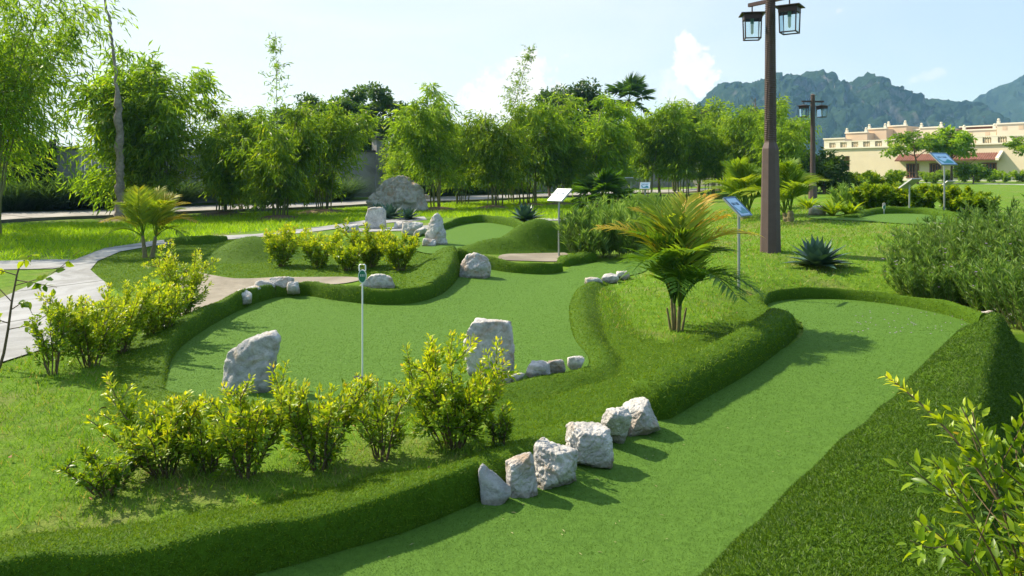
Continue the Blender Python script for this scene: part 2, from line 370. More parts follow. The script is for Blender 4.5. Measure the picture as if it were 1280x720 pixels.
M['iron']=plain('lantern_iron',(.055,.032,.028),.5,.4,.3)
M['steel']=plain('galvanised_steel',(.42,.43,.42),.38,.5,.6,15,.1)
M['white']=plain('white_enamel',(.78,.78,.76),.4,.4)
M['signgreen']=plain('sign_green',(.012,.16,.085),.35,.5)
M['black']=plain('cup_black',(.01,.01,.01),.6)
# ------------------------------------------------------------------ areas (outlines surveyed on the ground)
A_EDGE_L=[(-250,830),(0,792),(200,766),(300,746),(380,722),(430,704),(500,682),(560,660),(604,642),(640,622),(690,602),(740,576),(790,552),(850,520),(900,495),(950,462),(1000,424),(1004,412),(990,402),(968,394),(956,386)]
A_EDGE_B=[(956,386),(966,379),(1000,375),(1050,375.5),(1100,380),(1150,388),(1192,398),(1222,410)]
A_EDGE_R=[(1222,410),(1220,425),(1175,462),(1100,531),(1000,622),(940,678),(895,720),(860,756),(800,815),(730,900)]
FLAT|={p for p in A_EDGE_L+A_EDGE_R if 440<p[1]<800}
laneA=spline(GP(A_EDGE_L+A_EDGE_B[1:]+A_EDGE_R[1:]+[(300,1100),(-400,950)]),.12,True)
B_LEFT=[(207,492),(211,462),(224,438),(244,422),(272,404),(300,389),(322,380),(345,373),(380,371),(420,377),(470,382),(512,381),(546,372),(566,357),(574,344),(574,333)]
B_TOP=[(574,333),(600,336),(640,342),(680,344),(703,341),(716,333),(735,330),(770,327),(800,325)]
B_RIGHT=[(806,340),(780,347),(755,352),(736,357),(722,365),(713,380),(712,400),(718,425),(736,451),(731,462),(700,470),(660,478),(628,486)]
B_NEAR=[(628,486),(590,496),(520,506),(430,513),(330,512),(255,504),(207,492)]
laneB=spline(GP(B_LEFT+B_TOP[1:]+B_RIGHT+B_NEAR[1:-1]),.12,True)
D_OUT=[(505,303),(530,296),(556,288),(580,281),(602,279),(630,282),(660,291),(672,296),(645,304),(610,309),(575,316),(540,318),(510,310)]
laneD=spline(GP(D_OUT),.15,True)
E_OUT=[(1010,270),(1060,266),(1110,266),(1190,272),(1220,279),(1150,281),(1080,277),(1020,274)]
laneE=spline(GP(E_OUT),.3,True)
PATH=[(-900,470),(-120,395),(0,374),(50,352),(78,337),(92,326),(130,311),(190,302),(240,297),(320,293),(400,284),(455,276),(530,271),(534,275),(460,281),(400,289),(325,297.5),(240,302.5),(190,308),(150,315),(122,327),(113,338),(124,348),(137,358),(125,390),(60,436),(0,455),(-120,480),(-900,640)]
path=GP(PATH)
SPUR=[(-120,330),(0,327),(70,325),(92,325.5),(84,334),(66,336.5),(0,338),(-120,342)]
ROAD_N=[(-420,296),(-200,288),(0,278.5),(150,271.5),(290,264.5),(460,257),(700,246.5),(800,242),(900,237.5)]
ROAD_F=[(-420,272),(-200,268),(0,265.5),(150,261),(290,256),(460,250),(700,241.5),(800,238),(900,234.5)]
road=np.vstack([spline(GP(ROAD_N),1.0),spline(GP(ROAD_F),1.0)[::-1]])
SAND1=[(236,338),(262,344),(300,349),(345,347.5),(400,347),(440,347),(452,350),(430,355),(385,358),(350,362),(318,369),(292,380),(268,396),(246,400),(225,395),(215,372)]
sand1=spline(GP(SAND1),.15,True)
SAND2=[(628,319),(660,317),(700,315.5),(712,320),(706,327),(660,327),(626,325)]
sand2=spline(GP(SAND2),.15,True)
STRIP2=[(500,289),(540,287),(560,284),(556,281),(500,284),(430,287),(430,291)]
STRIP3=[(640,277),(700,276),(745,274),(745,271.5),(700,272.5),(640,274)]
TURF_ISLE=spline(GP([(113,338),(122,327),(150,315),(190,308),(240,302.5),(325,297.5),(360,296),(420,300),(520,300),(560,312),(574,333),(566,357),(512,381),(452,352),(440,347),(345,347),(300,349),(236,338),(190,350),(160,366),(137,358),(124,348)]),.3,True)
TURF_MID=GP([(628,486),(730,462),(736,451),(713,390),(722,365),(760,352),(775,375),(790,410),(830,430),(900,400),(930,372),(958,368),(956,386),(1004,412),(950,462),(790,552),(604,642),(600,590),(610,520)])
TURF_L=GP([(207,492),(211,462),(224,438),(244,422),(300,389),(285,374),(225,402),(180,430),(140,470),(120,520),(180,540),(260,520)])
TURF_N=GP([(-250,830),(300,746),(604,642),(600,598),(450,620),(250,652),(0,672),(-250,690)])
TURF_R=GP([(1222,410),(1175,462),(1000,622),(860,756),(1500,900),(1500,560),(1290,420)])
TURFS=[TURF_ISLE,TURF_MID,TURF_L,TURF_N,TURF_R]

def polysheet(name, poly, m, dz=.012, step=.25, parent=None, sub=None, pile=0):
    """a sheet that follows the terrain inside an outline"""
    poly=np.asarray(poly)[:,:2]; n=len(poly)
    lo=poly.min(0); hi=poly.max(0)
    gx,gy=np.meshgrid(np.arange(lo[0],hi[0],step),np.arange(lo[1],hi[1],step)); gx=gx.ravel()+.01; gy=gy.ravel()+.013
    k=inpoly(gx,gy,poly); gx,gy=gx[k],gy[k]
    # stay clear of the rim
    seg=poly; d=np.full(len(gx),1e9)
    for s in range(0,n): d=np.minimum(d,(gx-seg[s,0])**2+(gy-seg[s,1])**2)
    k=d>(step*.4)**2; gx,gy=gx[k],gy[k]
    vs=[Vector(p) for p in poly]+[Vector((x,y)) for x,y in zip(gx,gy)]
    v,e,f,_,_,_=delaunay_2d_cdt(vs,[],[list(range(n))],1,1e-5)
    xy=np.array([(p.x,p.y) for p in v]); z=tz(xy[:,0],xy[:,1])+dz
    g=Geo(); V=np.column_stack([xy,z]); F=[tuple(t) for t in f]
    # upward
    F=[t if np.cross(V[t[1]]-V[t[0]],V[t[2]]-V[t[0]])[2]>0 else t[::-1] for t in F]
    g.add(V,F,.5,0,True)
    if pile:
        T=np.array(F); bv,bf,bt=blades(V,T,lambda c:np.where(inframe(c,.12),np.minimum(pile,pile*(3.6/np.maximum(c[:,1],1))**2),0)*np.clip((15-c[:,1])/8,0,1),lambda p:np.full(len(p),.0062)*(1+.03*p[:,1]),lambda p:np.maximum(.0035,p[:,1]*.0010),1.0,.5,True); g.add(bv,bf,bt,1)
    return put(name,g,m,parent)

# ground sheet: rows grow with distance
def build_ground():
    ys=[-30,-18,-10,-6,-4,-2.5,-1.5,-.7,0,.6,1.1,1.6,2.0]; y=2.0
    while y<2900: y*=1.0+(.0115 if y<32 else .03 if y<200 else .12); ys.append(y)
    ys=np.array(ys)
    us=np.concatenate([[-40,-20,-10,-6,-4,-3,-2.4,-1.9,-1.6],np.linspace(-1.35,1.35,300),[1.6,1.9,2.4,3,4,6,10,20,40]])
    U,Y=np.meshgrid(us,ys); X=np.clip(U*(np.maximum(Y,0)+2.5),-3200,3200)
    Z=tz(X,Y)
    for P in (laneA,laneB,laneD,laneE):
        lo=P[:,:2].min(0); hi=P[:,:2].max(0); c=P[:,:2].mean(0)
        k=(X>lo[0])&(X<hi[0])&(Y>lo[1])&(Y<hi[1]); idx=np.where(k)
        ins=inpoly(X[idx],Y[idx],P); ix=(idx[0][ins],idx[1][ins])
        px=np.stack([X[ix],Y[ix]],1); d=np.full(len(px),1e9)
        for s in P: d=np.minimum(d,((px-s[:2])**2).sum(1))
        Z[ix]-=np.clip(np.sqrt(d)-.05,0,.25)*.2
    far=Y>700; Z=np.where(far,1.0,Z)
    V=np.stack([X,Y,Z],-1).reshape(-1,3); h,w=X.shape
    i=(np.arange(h-1)[:,None]*w+np.arange(w-1)[None]).ravel()
    F=np.stack([i,i+1,i+w+1,i+w],1)
    g=Geo(); g.add(V,F,.5,0,True); me=g.mesh('lawn',M['ground'])
    t=np.zeros(len(V))
    for P in TURFS: t=np.maximum(t,inpoly(V[:,0],V[:,1],P).astype(float))
    a=me.attributes.new('turf','FLOAT','POINT'); a.data.foreach_set('value',t.astype(np.float32))
    o=bpy.data.objects.new('lawn',me); COL.objects.link(o); tag(o,kind='structure')
    return V,F
GV,GF=build_ground()
for nm,P,m,st in (('fairway',laneA,'putt',.16),('putting_green',laneB,'putt',.18),('putting_green',laneD,'putt',.3),('putting_green',laneE,'putt',.6),('sand_bed',sand1,'sand',.2),('sand_bunker',sand2,'sand',.3),
                  ('footpath',path,'path',.35),('footpath',GP(SPUR),'path',.35),('road',road,'road',.9),('footpath',GP(STRIP2),'path',.5),('footpath',GP(STRIP3),'path',.6)):
    tag(polysheet(nm,P,[M[m],M['puttblade']],.014 if nm!='sand_bed' else .012,st,pile=13000 if P is laneA or P is laneB else 0),kind='structure')

# ------------------------------------------------------------------ turf banks
def bank(edge, params, label, closed=False, side=1, step=.07, d0=12000, flip=False, sink=.02, name='turf_bank', L0=.014, bm='pileblade'):
    """edge: photo points of the lane rim; params rows: h crest height, k run of the inner face, w width to the lawn.
    side=+1: bank lies to the left of the direction of travel"""
    E=GP(edge); pr=np.asarray(params,float)
    P=spline(np.column_stack([E,pr]),step,closed)
    xy=P[:,:2]; t=nrm(np.gradient(xy,axis=0)); nn=np.column_stack([-t[:,1],t[:,0]])*side
    for _ in range(6):
        q=np.pad(nn,((1,1),(0,0)),mode='edge'); nn=nrm(q[:-2]+q[1:-1]*2+q[2:])
    h,k,w=P[:,3],np.maximum(P[:,4],.01),P[:,5]
    z0=tz(xy[:,0],xy[:,1])
    prof=[(-.02,0),(.05,.22),(.16,.5),(.38,.78),(.7,.94),(1.0,1.0)]
    rows=[]
    ph=rng.random(3)*9
    wob=1+.05*np.sin(np.arange(len(P))*.21+ph[0])+.04*np.sin(np.arange(len(P))*.53+ph[1])
    for a,b in prof:
        p=xy+nn*(k*a)[:,None]; rows.append(np.column_stack([p,z0+.004+h*wob*b-(.03 if a<0 else 0)]))
    for q in (.12,.27,.45,.65,.85,1.0,1.08):
        dd=k+(w-k)*q; p=xy+nn*dd[:,None]; zt=tz(p[:,0],p[:,1])
        s=q*q*(3-2*q) if q<1 else 1.0
        zz=(z0+h*wob)*(1-s)+(zt-.015)*s if q<1.05 else zt-.08
        rows.append(np.column_stack([p,zz]))
    R=np.array(rows); m,n=R.shape[:2]; V=R.reshape(-1,3)
    V=V+np.array([[(mnoise.noise(Vector(v)*4.0)*.012+mnoise.noise(Vector(v)*15)*.007)*(0 if i<n else 1) for i,v in enumerate(V)]]).T*np.array([0,0,1.])
    i=(np.arange(m-1)[:,None]*n+np.arange(n-1)[None]).ravel()
    F=np.stack([i,i+1,i+n+1,i+n],1)
    if side>0: F=F[:,::-1]
    # ends
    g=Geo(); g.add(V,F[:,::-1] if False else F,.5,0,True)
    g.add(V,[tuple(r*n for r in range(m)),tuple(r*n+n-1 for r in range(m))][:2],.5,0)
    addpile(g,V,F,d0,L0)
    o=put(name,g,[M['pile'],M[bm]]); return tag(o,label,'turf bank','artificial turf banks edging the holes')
def addpile(g,V,F,d0=12000,L0=.014):
    T=np.concatenate([F[:,[0,1,2]],F[:,[0,2,3]]])
    den=lambda c: np.where(inframe(c),np.minimum(d0,d0*(3.6/np.maximum(c[:,1],1))**2*1.0),0)
    bv,bf,bt=blades(V,T,den,lambda p:np.full(len(p),L0)*(1+.015*p[:,1]),lambda p:np.maximum(.0050,p[:,1]*.0012),1.3,.8,True)
    g.add(bv,bf,bt,1)
def ridge(edge, h, w, label, d0=8000, name='turf_kerb', L0=.024):
    """free kerb: rounded section, rounded ends; centre line given in photo points"""
    E=GP(edge); P=spline(E,.05); xy=P[:,:2]; t=nrm(np.gradient(xy,axis=0)); nn=np.column_stack([-t[:,1],t[:,0]])
    s=np.concatenate([[0],np.cumsum(np.linalg.norm(np.diff(xy,axis=0),axis=1))]); Lg=s[-1]
    e=np.minimum(s,Lg-s); r=w*.5; sc=np.sqrt(np.clip(1-(1-np.minimum(e/r,1))**2,0.0004,1))
    hh=np.interp(s/Lg,np.linspace(0,1,len(h)),h) if not np.isscalar(h) else np.full(len(s),h)
    th=np.linspace(-.06,1.06,15)*PI; rows=[]
    for a in th:
        cx=-math.copysign(abs(math.cos(a))**.6,math.cos(a)); cz=math.copysign(abs(math.sin(a))**.6,math.sin(a))
        p=xy+nn*(cx*r*sc)[:,None]; z=tz(p[:,0],p[:,1])
        rows.append(np.column_stack([p,z+hh*cz*sc**.7]))
    R=np.array(rows); m,n=R.shape[:2]; V=R.reshape(-1,3)
    V=V+np.array([[mnoise.noise(Vector(v)*5.0)*.014+mnoise.noise(Vector(v)*17)*.012 for v in V]]).T*np.array([.6,.6,1.])
    i=(np.arange(m-1)[:,None]*n+np.arange(n-1)[None]).ravel(); F=np.stack([i,i+1,i+n+1,i+n],1)[:,::-1]
    g=Geo(); g.add(V,F,.5,0,True); addpile(g,V,F,d0,L0)
    o=put(name,g,[M['pile'],M['pileblade']]); return tag(o,label,'turf kerb','artificial turf banks edging the holes')
def mound(px,py,rx,ry,h,label,rot=0,d0=9000,power=1.0,name='turf_mound'):
    c=G(px,py); nr,na=16,48
    r=np.linspace(0,1.05,nr)[:,None]; a=np.arange(na)*2*PI/na
    x=rx*r*np.cos(a); y=ry*r*np.sin(a); cr,sr=math.cos(rot),math.sin(rot)
    X=c[0]+x*cr-y*sr; Y=c[1]+x*sr+y*cr; rr=np.clip(r,0,1)+0*a
    Z=tz(X,Y)-.02+h*(.5+.5*np.cos(rr*PI))**power
    V=np.stack([X,Y,Z],-1).reshape(-1,3); i=np.arange(nr-1)[:,None]*na; j=np.arange(na)[None]; k=(j+1)%na
    F=np.stack([i+j,i+na+j,i+na+k,i+k],-1).reshape(-1,4)
    g=Geo(); g.add(V,F,.5,0,True); addpile(g,V,F,d0)
    o=put(name,g,[M['pile'],M['pileblade']]); return tag(o,label,'turf mound','artificial turf banks edging the holes')

bank(A_EDGE_L[:9],[(.2,.04,.75)]*8+[(.2,.05,.55)],'long turf bank along the near edge of the fairway, ending at the wedge shaped rock')
bank([(604,642),(640,622),(690,602),(740,576),(790,552)],[(.14,.1,.5),(.12,.12,.5),(.12,.12,.55),(.12,.12,.55),(.14,.1,.5)],'low turf slope behind the row of six pale boulders')
ridge([(800,524),(850,496),(900,470),(945,441),(980,412)],[.24,.25,.25,.24],.34,'raised hedge like turf kerb between the boulder row and the round tee end')
bank(A_EDGE_B,[(.08,.04,.45),(.14,.03,.4),(.15,.03,.4),(.15,.03,.4),(.15,.03,.4),(.15,.03,.4),(.16,.04,.4),(.16,.06,.4)],'curved turf rim round the far end of the fairway by the agave')
bank([(1004,412),(990,402),(968,394),(956,386),(960,379)],[(.05,.2,.5),(.06,.2,.6),(.1,.15,.6),(.12,.1,.5),(.12,.06,.45)],'short turf slope joining the hedge like kerb to the tee rim')
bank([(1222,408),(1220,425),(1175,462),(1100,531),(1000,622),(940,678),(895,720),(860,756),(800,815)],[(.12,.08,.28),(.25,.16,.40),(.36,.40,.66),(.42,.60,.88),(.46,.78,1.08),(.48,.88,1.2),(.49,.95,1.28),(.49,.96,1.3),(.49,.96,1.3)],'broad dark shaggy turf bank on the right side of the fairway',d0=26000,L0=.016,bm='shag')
bank(B_LEFT[:8],[(.015,.06,.5),(.08,.05,.6),(.15,.05,.7),(.19,.05,.75),(.21,.05,.6),(.21,.05,.42),(.2,.05,.36),(.18,.05,.36)],'tall curved turf bank on the left side of the big putting green')
bank(B_LEFT[7:13],[(.18,.05,.36),(.19,.04,.4),(.2,.04,.5),(.2,.04,.55),(.2,.05,.6),(.2,.06,.6)],'turf kerb along the far left edge of the putting green behind the marker stick')
bank(B_LEFT[12:],[(.2,.06,.55),(.26,.09,.8),(.32,.10,.95),(.36,.1,.9)],'steep turf ridge curving up beside the round white boulder')
bank([(572,334),(600,336),(640,342),(680,344),(704,341)],[(.3,.08,.6),(.22,.05,.45),(.19,.04,.35),(.18,.04,.32),(.15,.05,.3)],'turf kerb in front of the sand bunker behind the round white boulder')
ridge([(700,333),(722,329),(742,325)],.17,.34,'short turf kerb at the foot of the white sign pole')
bank(B_RIGHT[1:]+B_NEAR[1:],[(.05,.08,.25),(.06,.1,.3),(.07,.12,.3),(.09,.14,.36),(.10,.16,.42),(.10,.16,.42),(.08,.16,.38),(.06,.15,.34)]+[(.05,.15,.36),(.05,.15,.42),(.05,.12,.5),(.05,.12,.6),(.05,.12,.5),(.06,.12,.45),(.07,.12,.45),(.07,.12,.4),(.06,.1,.4),(.03,.08,.45),(.015,.06,.5)][:len(B_RIGHT)+len(B_NEAR)-10],'gentle low turf edge along the right and near sides of the putting green')
bank(D_OUT[1:9],[(.1,.05,.5),(.16,.05,.5),(.2,.05,.5),(.22,.05,.5),(.22,.05,.5),(.18,.05,.5),(.12,.05,.5),(.08,.05,.4)],'arched dark turf rim behind the small raised far green')
mound(674,312,1.35,.62,.62,'smooth humped turf mound rising behind the sand bunker',.15)
mound(628,314,1.3,.5,.28,'low turf shoulder left of the humped mound behind the bunker',.15)
mound(315,322,1.25,.95,.42,'rounded turf mound on the turf island left of the golden shrubs')
bank([(205,303),(230,306),(262,305),(285,300)],[(.1,.05,.4),(.18,.05,.5),(.18,.05,.5),(.1,.05,.4)],'dark shaded turf kerb beside the concrete path near the small palm',name='turf_kerb')
bank([(1075,273),(1105,268),(1150,268),(1200,272)],[(.05,.1,.9),(.16,.1,.9),(.16,.1,.9),(.06,.1,.8)],'low turf rim round the distant green by the clipped golden bushes')
# road kerb wall (dark low edging)
def strip_wall(name,pts,h,w,m,label,cat,group=None,base=None):
    P=spline(GP(pts),.8); xy=P[:,:2]; t=nrm(np.gradient(xy,axis=0)); nn=np.column_stack([-t[:,1],t[:,0]]); z=tz(xy[:,0],xy[:,1])
    g=Geo(); rows=[]
    for a,b in ((0,-.3),(0,h),(w,h),(w,-.3)): rows.append(np.column_stack([xy+nn*a,z+b]))
    V=np.concatenate(rows); n=len(xy); i=np.arange(n-1)
    F=np.concatenate([np.stack([i+k*n,i+1+k*n,i+1+(k+1)*n,i+(k+1)*n],1) for k in range(3)])
    g.add(V,F); g.add(V,[(0,n,2*n,3*n),(n-1,2*n-1,3*n-1,4*n-1)])
    o=put(name,g,m); 
    if cat: tag(o,label,cat,group)
    else: tag(o,kind='structure')
    return o
strip_wall('road_kerb',[(p[0],p[1]+.6) for p in ROAD_N],.10,.16,M['kerbstone'],'long low dark kerb along the near side of the concrete road','kerb')

# ------------------------------------------------------------------ living lawn
def lawnblades(name, region, dens, length, width, m, excl, tint=(0,1), tilt=.8):
    cen=(GV[GF[:,0]]+GV[GF[:,2]])/2
    k=inpoly(cen[:,0],cen[:,1],region)
    for P in excl: k&=~inpoly(cen[:,0],cen[:,1],P)
    k&=inframe(cen,.15)
    F=GF[k]; T=np.concatenate([F[:,[0,1,2]],F[:,[0,2,3]]])
    v,f,t=blades(GV,T,dens,length,width,tilt,.5,False,tint)
    c=v.reshape(-1,3,3).mean(1); ok=np.ones(len(c),bool)
    for P in excl: ok&=~inpoly(c[:,0],c[:,1],P)
    v=v.reshape(-1,3,3)[ok].reshape(-1,3); t=t[ok]; f=np.arange(len(v)).reshape(-1,3)
    g=Geo(); g.add(v,f,t); return tag(put(name,g,m),kind='stuff')
def pn(p,s,o=0): 
    return np.array([mnoise.noise(Vector((x*s+o,y*s,o))) for x,y in p[:,:2]])
EX=[laneA,laneB,path,sand1,GP(SPUR),TURF_ISLE,TURF_MID,TURF_L,TURF_N]
lawnL=GP([(-350,730),(-60,690),(0,672),(250,652),(450,620),(600,598),(625,540),(600,500),(500,510),(260,508),(180,540),(120,520),(140,470),(225,402),(240,390),(150,385),(60,436),(-120,480),(-350,560)])
lawnblades('lawn_grass',lawnL,lambda c:np.clip(2600*(4/c[:,1])**1.4,0,2600)*(1+.9*pn(c,2.2)+.5*pn(c,7)),lambda p:.046*(1+.75*pn(p,3.1,5)+.4*pn(p,9,2)),lambda p:np.maximum(.004,p[:,1]*.0011),M['grassblade'],EX)
R0=GP([(-200,345),(0,338),(48,335),(92,326),(130,311),(240,297),(400,284),(530,271),(640,277),(760,272),(800,255),(700,249),(460,260),(290,268),(0,283),(-200,294)])
lawnblades('meadow_grass',R0,lambda c:np.full(len(c),230.)*(1+.7*pn(c,.5)),lambda p:np.full(len(p),.13),lambda p:np.full(len(p),.02),M['lushblade'],[path,GP(SPUR),road],(0.1,1))
lawnP=GP([(715,395),(745,362),(790,350),(830,330),(880,290),(900,262),(1000,255),(1060,275),(1200,285),(1280,300),(1200,330),(1180,380),(1120,378),(1050,372),(966,374),(930,378),(900,400),(850,428),(800,425),(770,410)])
lawnblades('mound_grass',lawnP,lambda c:np.clip(900*(8/c[:,1])**1.6,0,1100)*(1+.6*pn(c,1.5)),lambda p:np.full(len(p),.045),lambda p:np.maximum(.005,p[:,1]*.0012),M['grassblade'],[laneA,laneB,laneE],(0.2,1))

lawnblades('turf_pile',TURF_MID,lambda c:np.clip(9000*(4/c[:,1])**2,0,6000),lambda p:np.full(len(p),.018),lambda p:np.maximum(.005,p[:,1]*.0012),M['pileblade'],[laneA,laneB],(0.2,1),1.2)
lawnblades('turf_pile',TURF_L,lambda c:np.clip(9000*(4/c[:,1])**2,0,6000),lambda p:np.full(len(p),.018),lambda p:np.maximum(.005,p[:,1]*.0012),M['pileblade'],[laneA,laneB],(0.2,1),1.2)
lawnblades('turf_pile',TURF_ISLE,lambda c:np.clip(9000*(4/c[:,1])**2,0,2000),lambda p:np.full(len(p),.02),lambda p:np.maximum(.005,p[:,1]*.0012),M['pileblade'],[laneA,laneB,sand1,path],(0.2,1),1.2)
# ------------------------------------------------------------------ rocks
def rockmesh(pts, vox, seed, amp=.05, rough=1.0):
    bm=bmesh.new()
    for p in pts: bm.verts.new(p)
    bmesh.ops.convex_hull(bm,input=bm.verts)
    bmesh.ops.delete(bm,geom=[v for v in bm.verts if not v.link_faces],context='VERTS')
    me=bpy.data.meshes.new('rock'); bm.to_mesh(me); bm.free()
    o=bpy.data.objects.new('tmp',me); COL.objects.link(o)
    r=o.modifiers.new('r','REMESH'); r.mode='VOXEL'; r.voxel_size=vox
    dg=bpy.context.evaluated_depsgraph_get(); m2=bpy.data.meshes.new_from_object(o.evaluated_get(dg))
    bpy.data.objects.remove(o); bpy.data.meshes.remove(me)
    S=max(max(abs(c) for c in p) for p in pts)
    n=len(m2.vertices); co=np.empty(n*3); m2.vertices.foreach_get('co',co); co=co.reshape(-1,3)
    no=np.empty(n*3); m2.vertices.foreach_get('normal',no); no=no.reshape(-1,3)
    k=1/S; off=Vector((seed*3.1,seed*1.7,seed*.9))
    d=np.empty(n)
    for i in range(n):
        q=Vector(co[i])*k
        a=mnoise.noise(q*1.6+off)*1.0
        b=mnoise.noise(q*4.2+off); c=mnoise.noise(q*11+off)
        v=abs(mnoise.noise(q*2.7+off+Vector((9,2,4))))
        e2=abs(mnoise.noise(q*5.5+off)); d[i]=a*.55+(.5-v)*.5-(max(0,.14-v)*3.2)+b*.35-(max(0,.16-e2)*1.5)+c*.22+mnoise.noise(q*23+off)*.1
    co=co+no*(d*amp*S*rough)[:,None]
    m2.vertices.foreach_set('co',co.ravel()); m2.polygons.foreach_set('use_smooth',np.ones(len(m2.polygons),bool)); m2.update()
    return m2
def rock(px,py,w,h,dp,seed,label,m='rock',cat='rock',pts=None,sink=.12,rz=0,group=None,amp=.085,lean=(0,0),name='rock',nb=17,res=26,dz=0):
    r=np.random.default_rng(seed)
    if pts is None:
        P=nrm(r.normal(size=(nb,3))); P=np.sign(P)*np.abs(P)**.62; P*=r.uniform(.9,1.06,(nb,1)); P[:,2]=np.where(P[:,2]<-.35,-.35-.3*r.random(nb),P[:,2])
        P=P*np.array([w/2,dp/2,h*.62]); P[:,0]+=lean[0]*P[:,2]; P[:,1]+=lean[1]*P[:,2]
        P[:,2]-=P[:,2].min()
        P*= np.array([w/np.ptp(P[:,0]),dp/np.ptp(P[:,1]),h*(1+sink)/np.ptp(P[:,2])])
        P[:,2]-=h*sink
        P=[tuple(p) for p in P]
    else: P=pts
    me=rockmesh(P,max(w,h)/res,seed,amp)
    me.materials.append(M[m])
    at=me.attributes.new('tint','FLOAT','FACE')
    o=bpy.data.objects.new(name,me); COL.objects.link(o); c=G(px,py); o.location=Vector((c[0],c[1],c[2]+dz)); o.rotation_euler=(0,0,rz)
    return tag(o,label,cat,group)
def pxs(px,py): return G(px,py)[1]/FPX     # metres per photo pixel at this ground point
# the two standing stones on the green
s=pxs(308,492)
pts=[(-28,-9,-6),(27,-8,-6),(28,12,-6),(-26,14,-6),(-29,-3,26),(-27,10,28),(-24,-2,50),(-22,10,50),(-8,-10,44),(-2,0,66),(0,12,68),(14,-7,68),(16,12,74),(31,-6,73),(34,11,77),(40,-2,66),(39,10,66),(31,-12,22),(-10,-14,8),(34,12,30)]
def stone(px,py,ptpx,seed,label,m,amp,res,grp='standing stones',name='standing_stone',cat='standing stone',sc=1.0,rz=0):
    s=pxs(px,py)*sc; P=[tuple(np.array(p,float)*s) for p in ptpx]; S=max(abs(np.array(P)).ravel())
    me=rockmesh(P,S*2/res,seed,amp); me.materials.append(M[m])
    o=bpy.data.objects.new(name,me); COL.objects.link(o); o.location=Vector(G(px,py)); o.rotation_euler=(0,0,rz)
    return tag(o,label,cat,grp)
stone(308,491,pts,3,'tall slanted standing stone with a ridged top on the left of the big putting green','rockgrey',.06,64)
stone(616,470,[(-28,-6,-4),(26,-6,-4),(26,12,-4),(-26,14,-4),(-38,-4,38),(-36,12,40),(-33,-8,60),(-24,-6,70),(-22,12,71),(18,-8,69),(24,10,67),(24,-8,54),(26,-6,20),(-20,-12,30)],11,'broad upright standing stone partly behind the tallest golden shrub','rock',.06,64)
stone(545,306,[(-16,-6,-4),(15,-6,-4),(14,9,-4),(-14,9,-4),(-13,-5,14),(-9,-4,26),(-5,-3,36),(2,-2,41),(6,4,38),(9,-5,26),(14,-5,14),(0,-9,20)],5,'jagged pointed white standing stone on the middle turf','rock',.10,52,sc=1.0)
stone(470,286,[(-13,-6,-4),(12,-6,-4),(12,8,-4),(-12,8,-4),(-13,-5,14),(-10,-4,25),(-4,-4,28),(8,-4,28),(11,-5,22),(12,5,24),(-8,6,26)],21,'squat upright pale stone left of the agave in front of the big boulder','rock',.05,36)
# boulders
stone(497,264,[(-34,-14,-6),(38,-12,-6),(34,20,-6),(-30,20,-6),(-35,-10,12),(-28,-8,24),(-17,-6,38),(-12,10,40),(4,-6,45),(14,4,42),(27,-8,32),(31,8,26),(36,-6,10),(0,-20,14),(-15,-18,8),(20,-18,16)],8,'huge tan weathered boulder beside the concrete road','rocktan',.13,70,'boulders','boulder','boulder')
stone(533,249,[(-5,-4,-3),(5,-4,-3),(5,4,-3),(-5,4,-3),(-5,-3,4),(0,-2,7),(5,-3,5)],9,'small rounded tan boulder touching the right side of the huge boulder','rocktan',.06,20,'boulders','boulder','boulder')
stone(594,347,[(-20,-6,2),(-12,-10,-3),(12,-10,-3),(18,8,-3),(-14,12,-3),(-19,-4,16),(-10,-6,29),(2,-6,32),(14,-4,26),(20,-6,16),(18,6,18),(-8,10,28),(6,-13,14),(-8,-13,12)],14,'round white boulder with a dark shadow at the foot of the turf ridge','rock',.09,56,'boulders','boulder','boulder')
stone(471,359,[(-24,-8,-3),(24,-8,-3),(22,10,-3),(-22,10,-3),(-16,-6,8),(-6,-4,16),(10,-4,17),(20,-6,12),(16,8,12),(-8,8,14)],17,'flat layered white rock just behind the marker stick','rock',.09,44,'boulders','boulder','boulder')
ROW=[(617,628,30,46,.9,'small wedge shaped grey rock at the near end of the boulder row',.0),(654,618,40,54,.8,'pale boulder second from the near end of the row, beside the wedge shaped rock',.1),(692,605,52,57,1.,'boulder with brown stains in the middle of the row along the fairway',.0),
     (734,579,54,48,1.,'large white boulder fourth from the near end of the row along the fairway',.2),(768,560,44,45,.95,'grey white boulder fifth in the row, leaning against the tan one',.0),(800,541,46,38,1.,'tan patched boulder at the far end of the row, touching the hedge like kerb',.3)]
for i,(px,py,w,h,dp,lb,rz) in enumerate(ROW):
    s=pxs(px,py)
    if i==0: stone(px,py,[(-14,-12,-5),(4,-14,-5),(22,-4,10),(-14,14,-5),(14,12,-5),(-19,-8,44),(-15,2,50),(-13,10,42),(23,2,18),(6,-12,20)],31,lb,'rockgrey',.035,50,'row of boulders along the fairway','rock','rock')
    else: rock(px,py,w*s*1.02,h*s*.94,w*s*dp*.95,40+i*7,lb,'rock','rock',rz=rz,dz=[0,.0,.0,.01,.03,.03][i],group='row of boulders along the fairway',res=60,amp=.085,sink=.12)
SMALL=[(302,378,22,18,'flat grey rock lowest in the kerb rocks left of the putting green'),(316,371,18,14,'small rock second in the kerb rocks left of the putting green'),(332,365,24,16,'rounded rock in the middle of the kerb rocks left of the putting green'),(351,363,26,19,'largest white rock of the kerb rocks near the sand bed'),(367,366,14,15,'small narrow rock at the far end of the kerb rocks by the sand bed')]
for i,(px,py,w,h,lb) in enumerate(SMALL):
    s=pxs(px,py+7); rock(px,py+7,w*s*1.15,h*s*.95,w*s*.9,90+i,lb,'rock',group='rocks set in the left turf kerb',res=30,dz=.075)
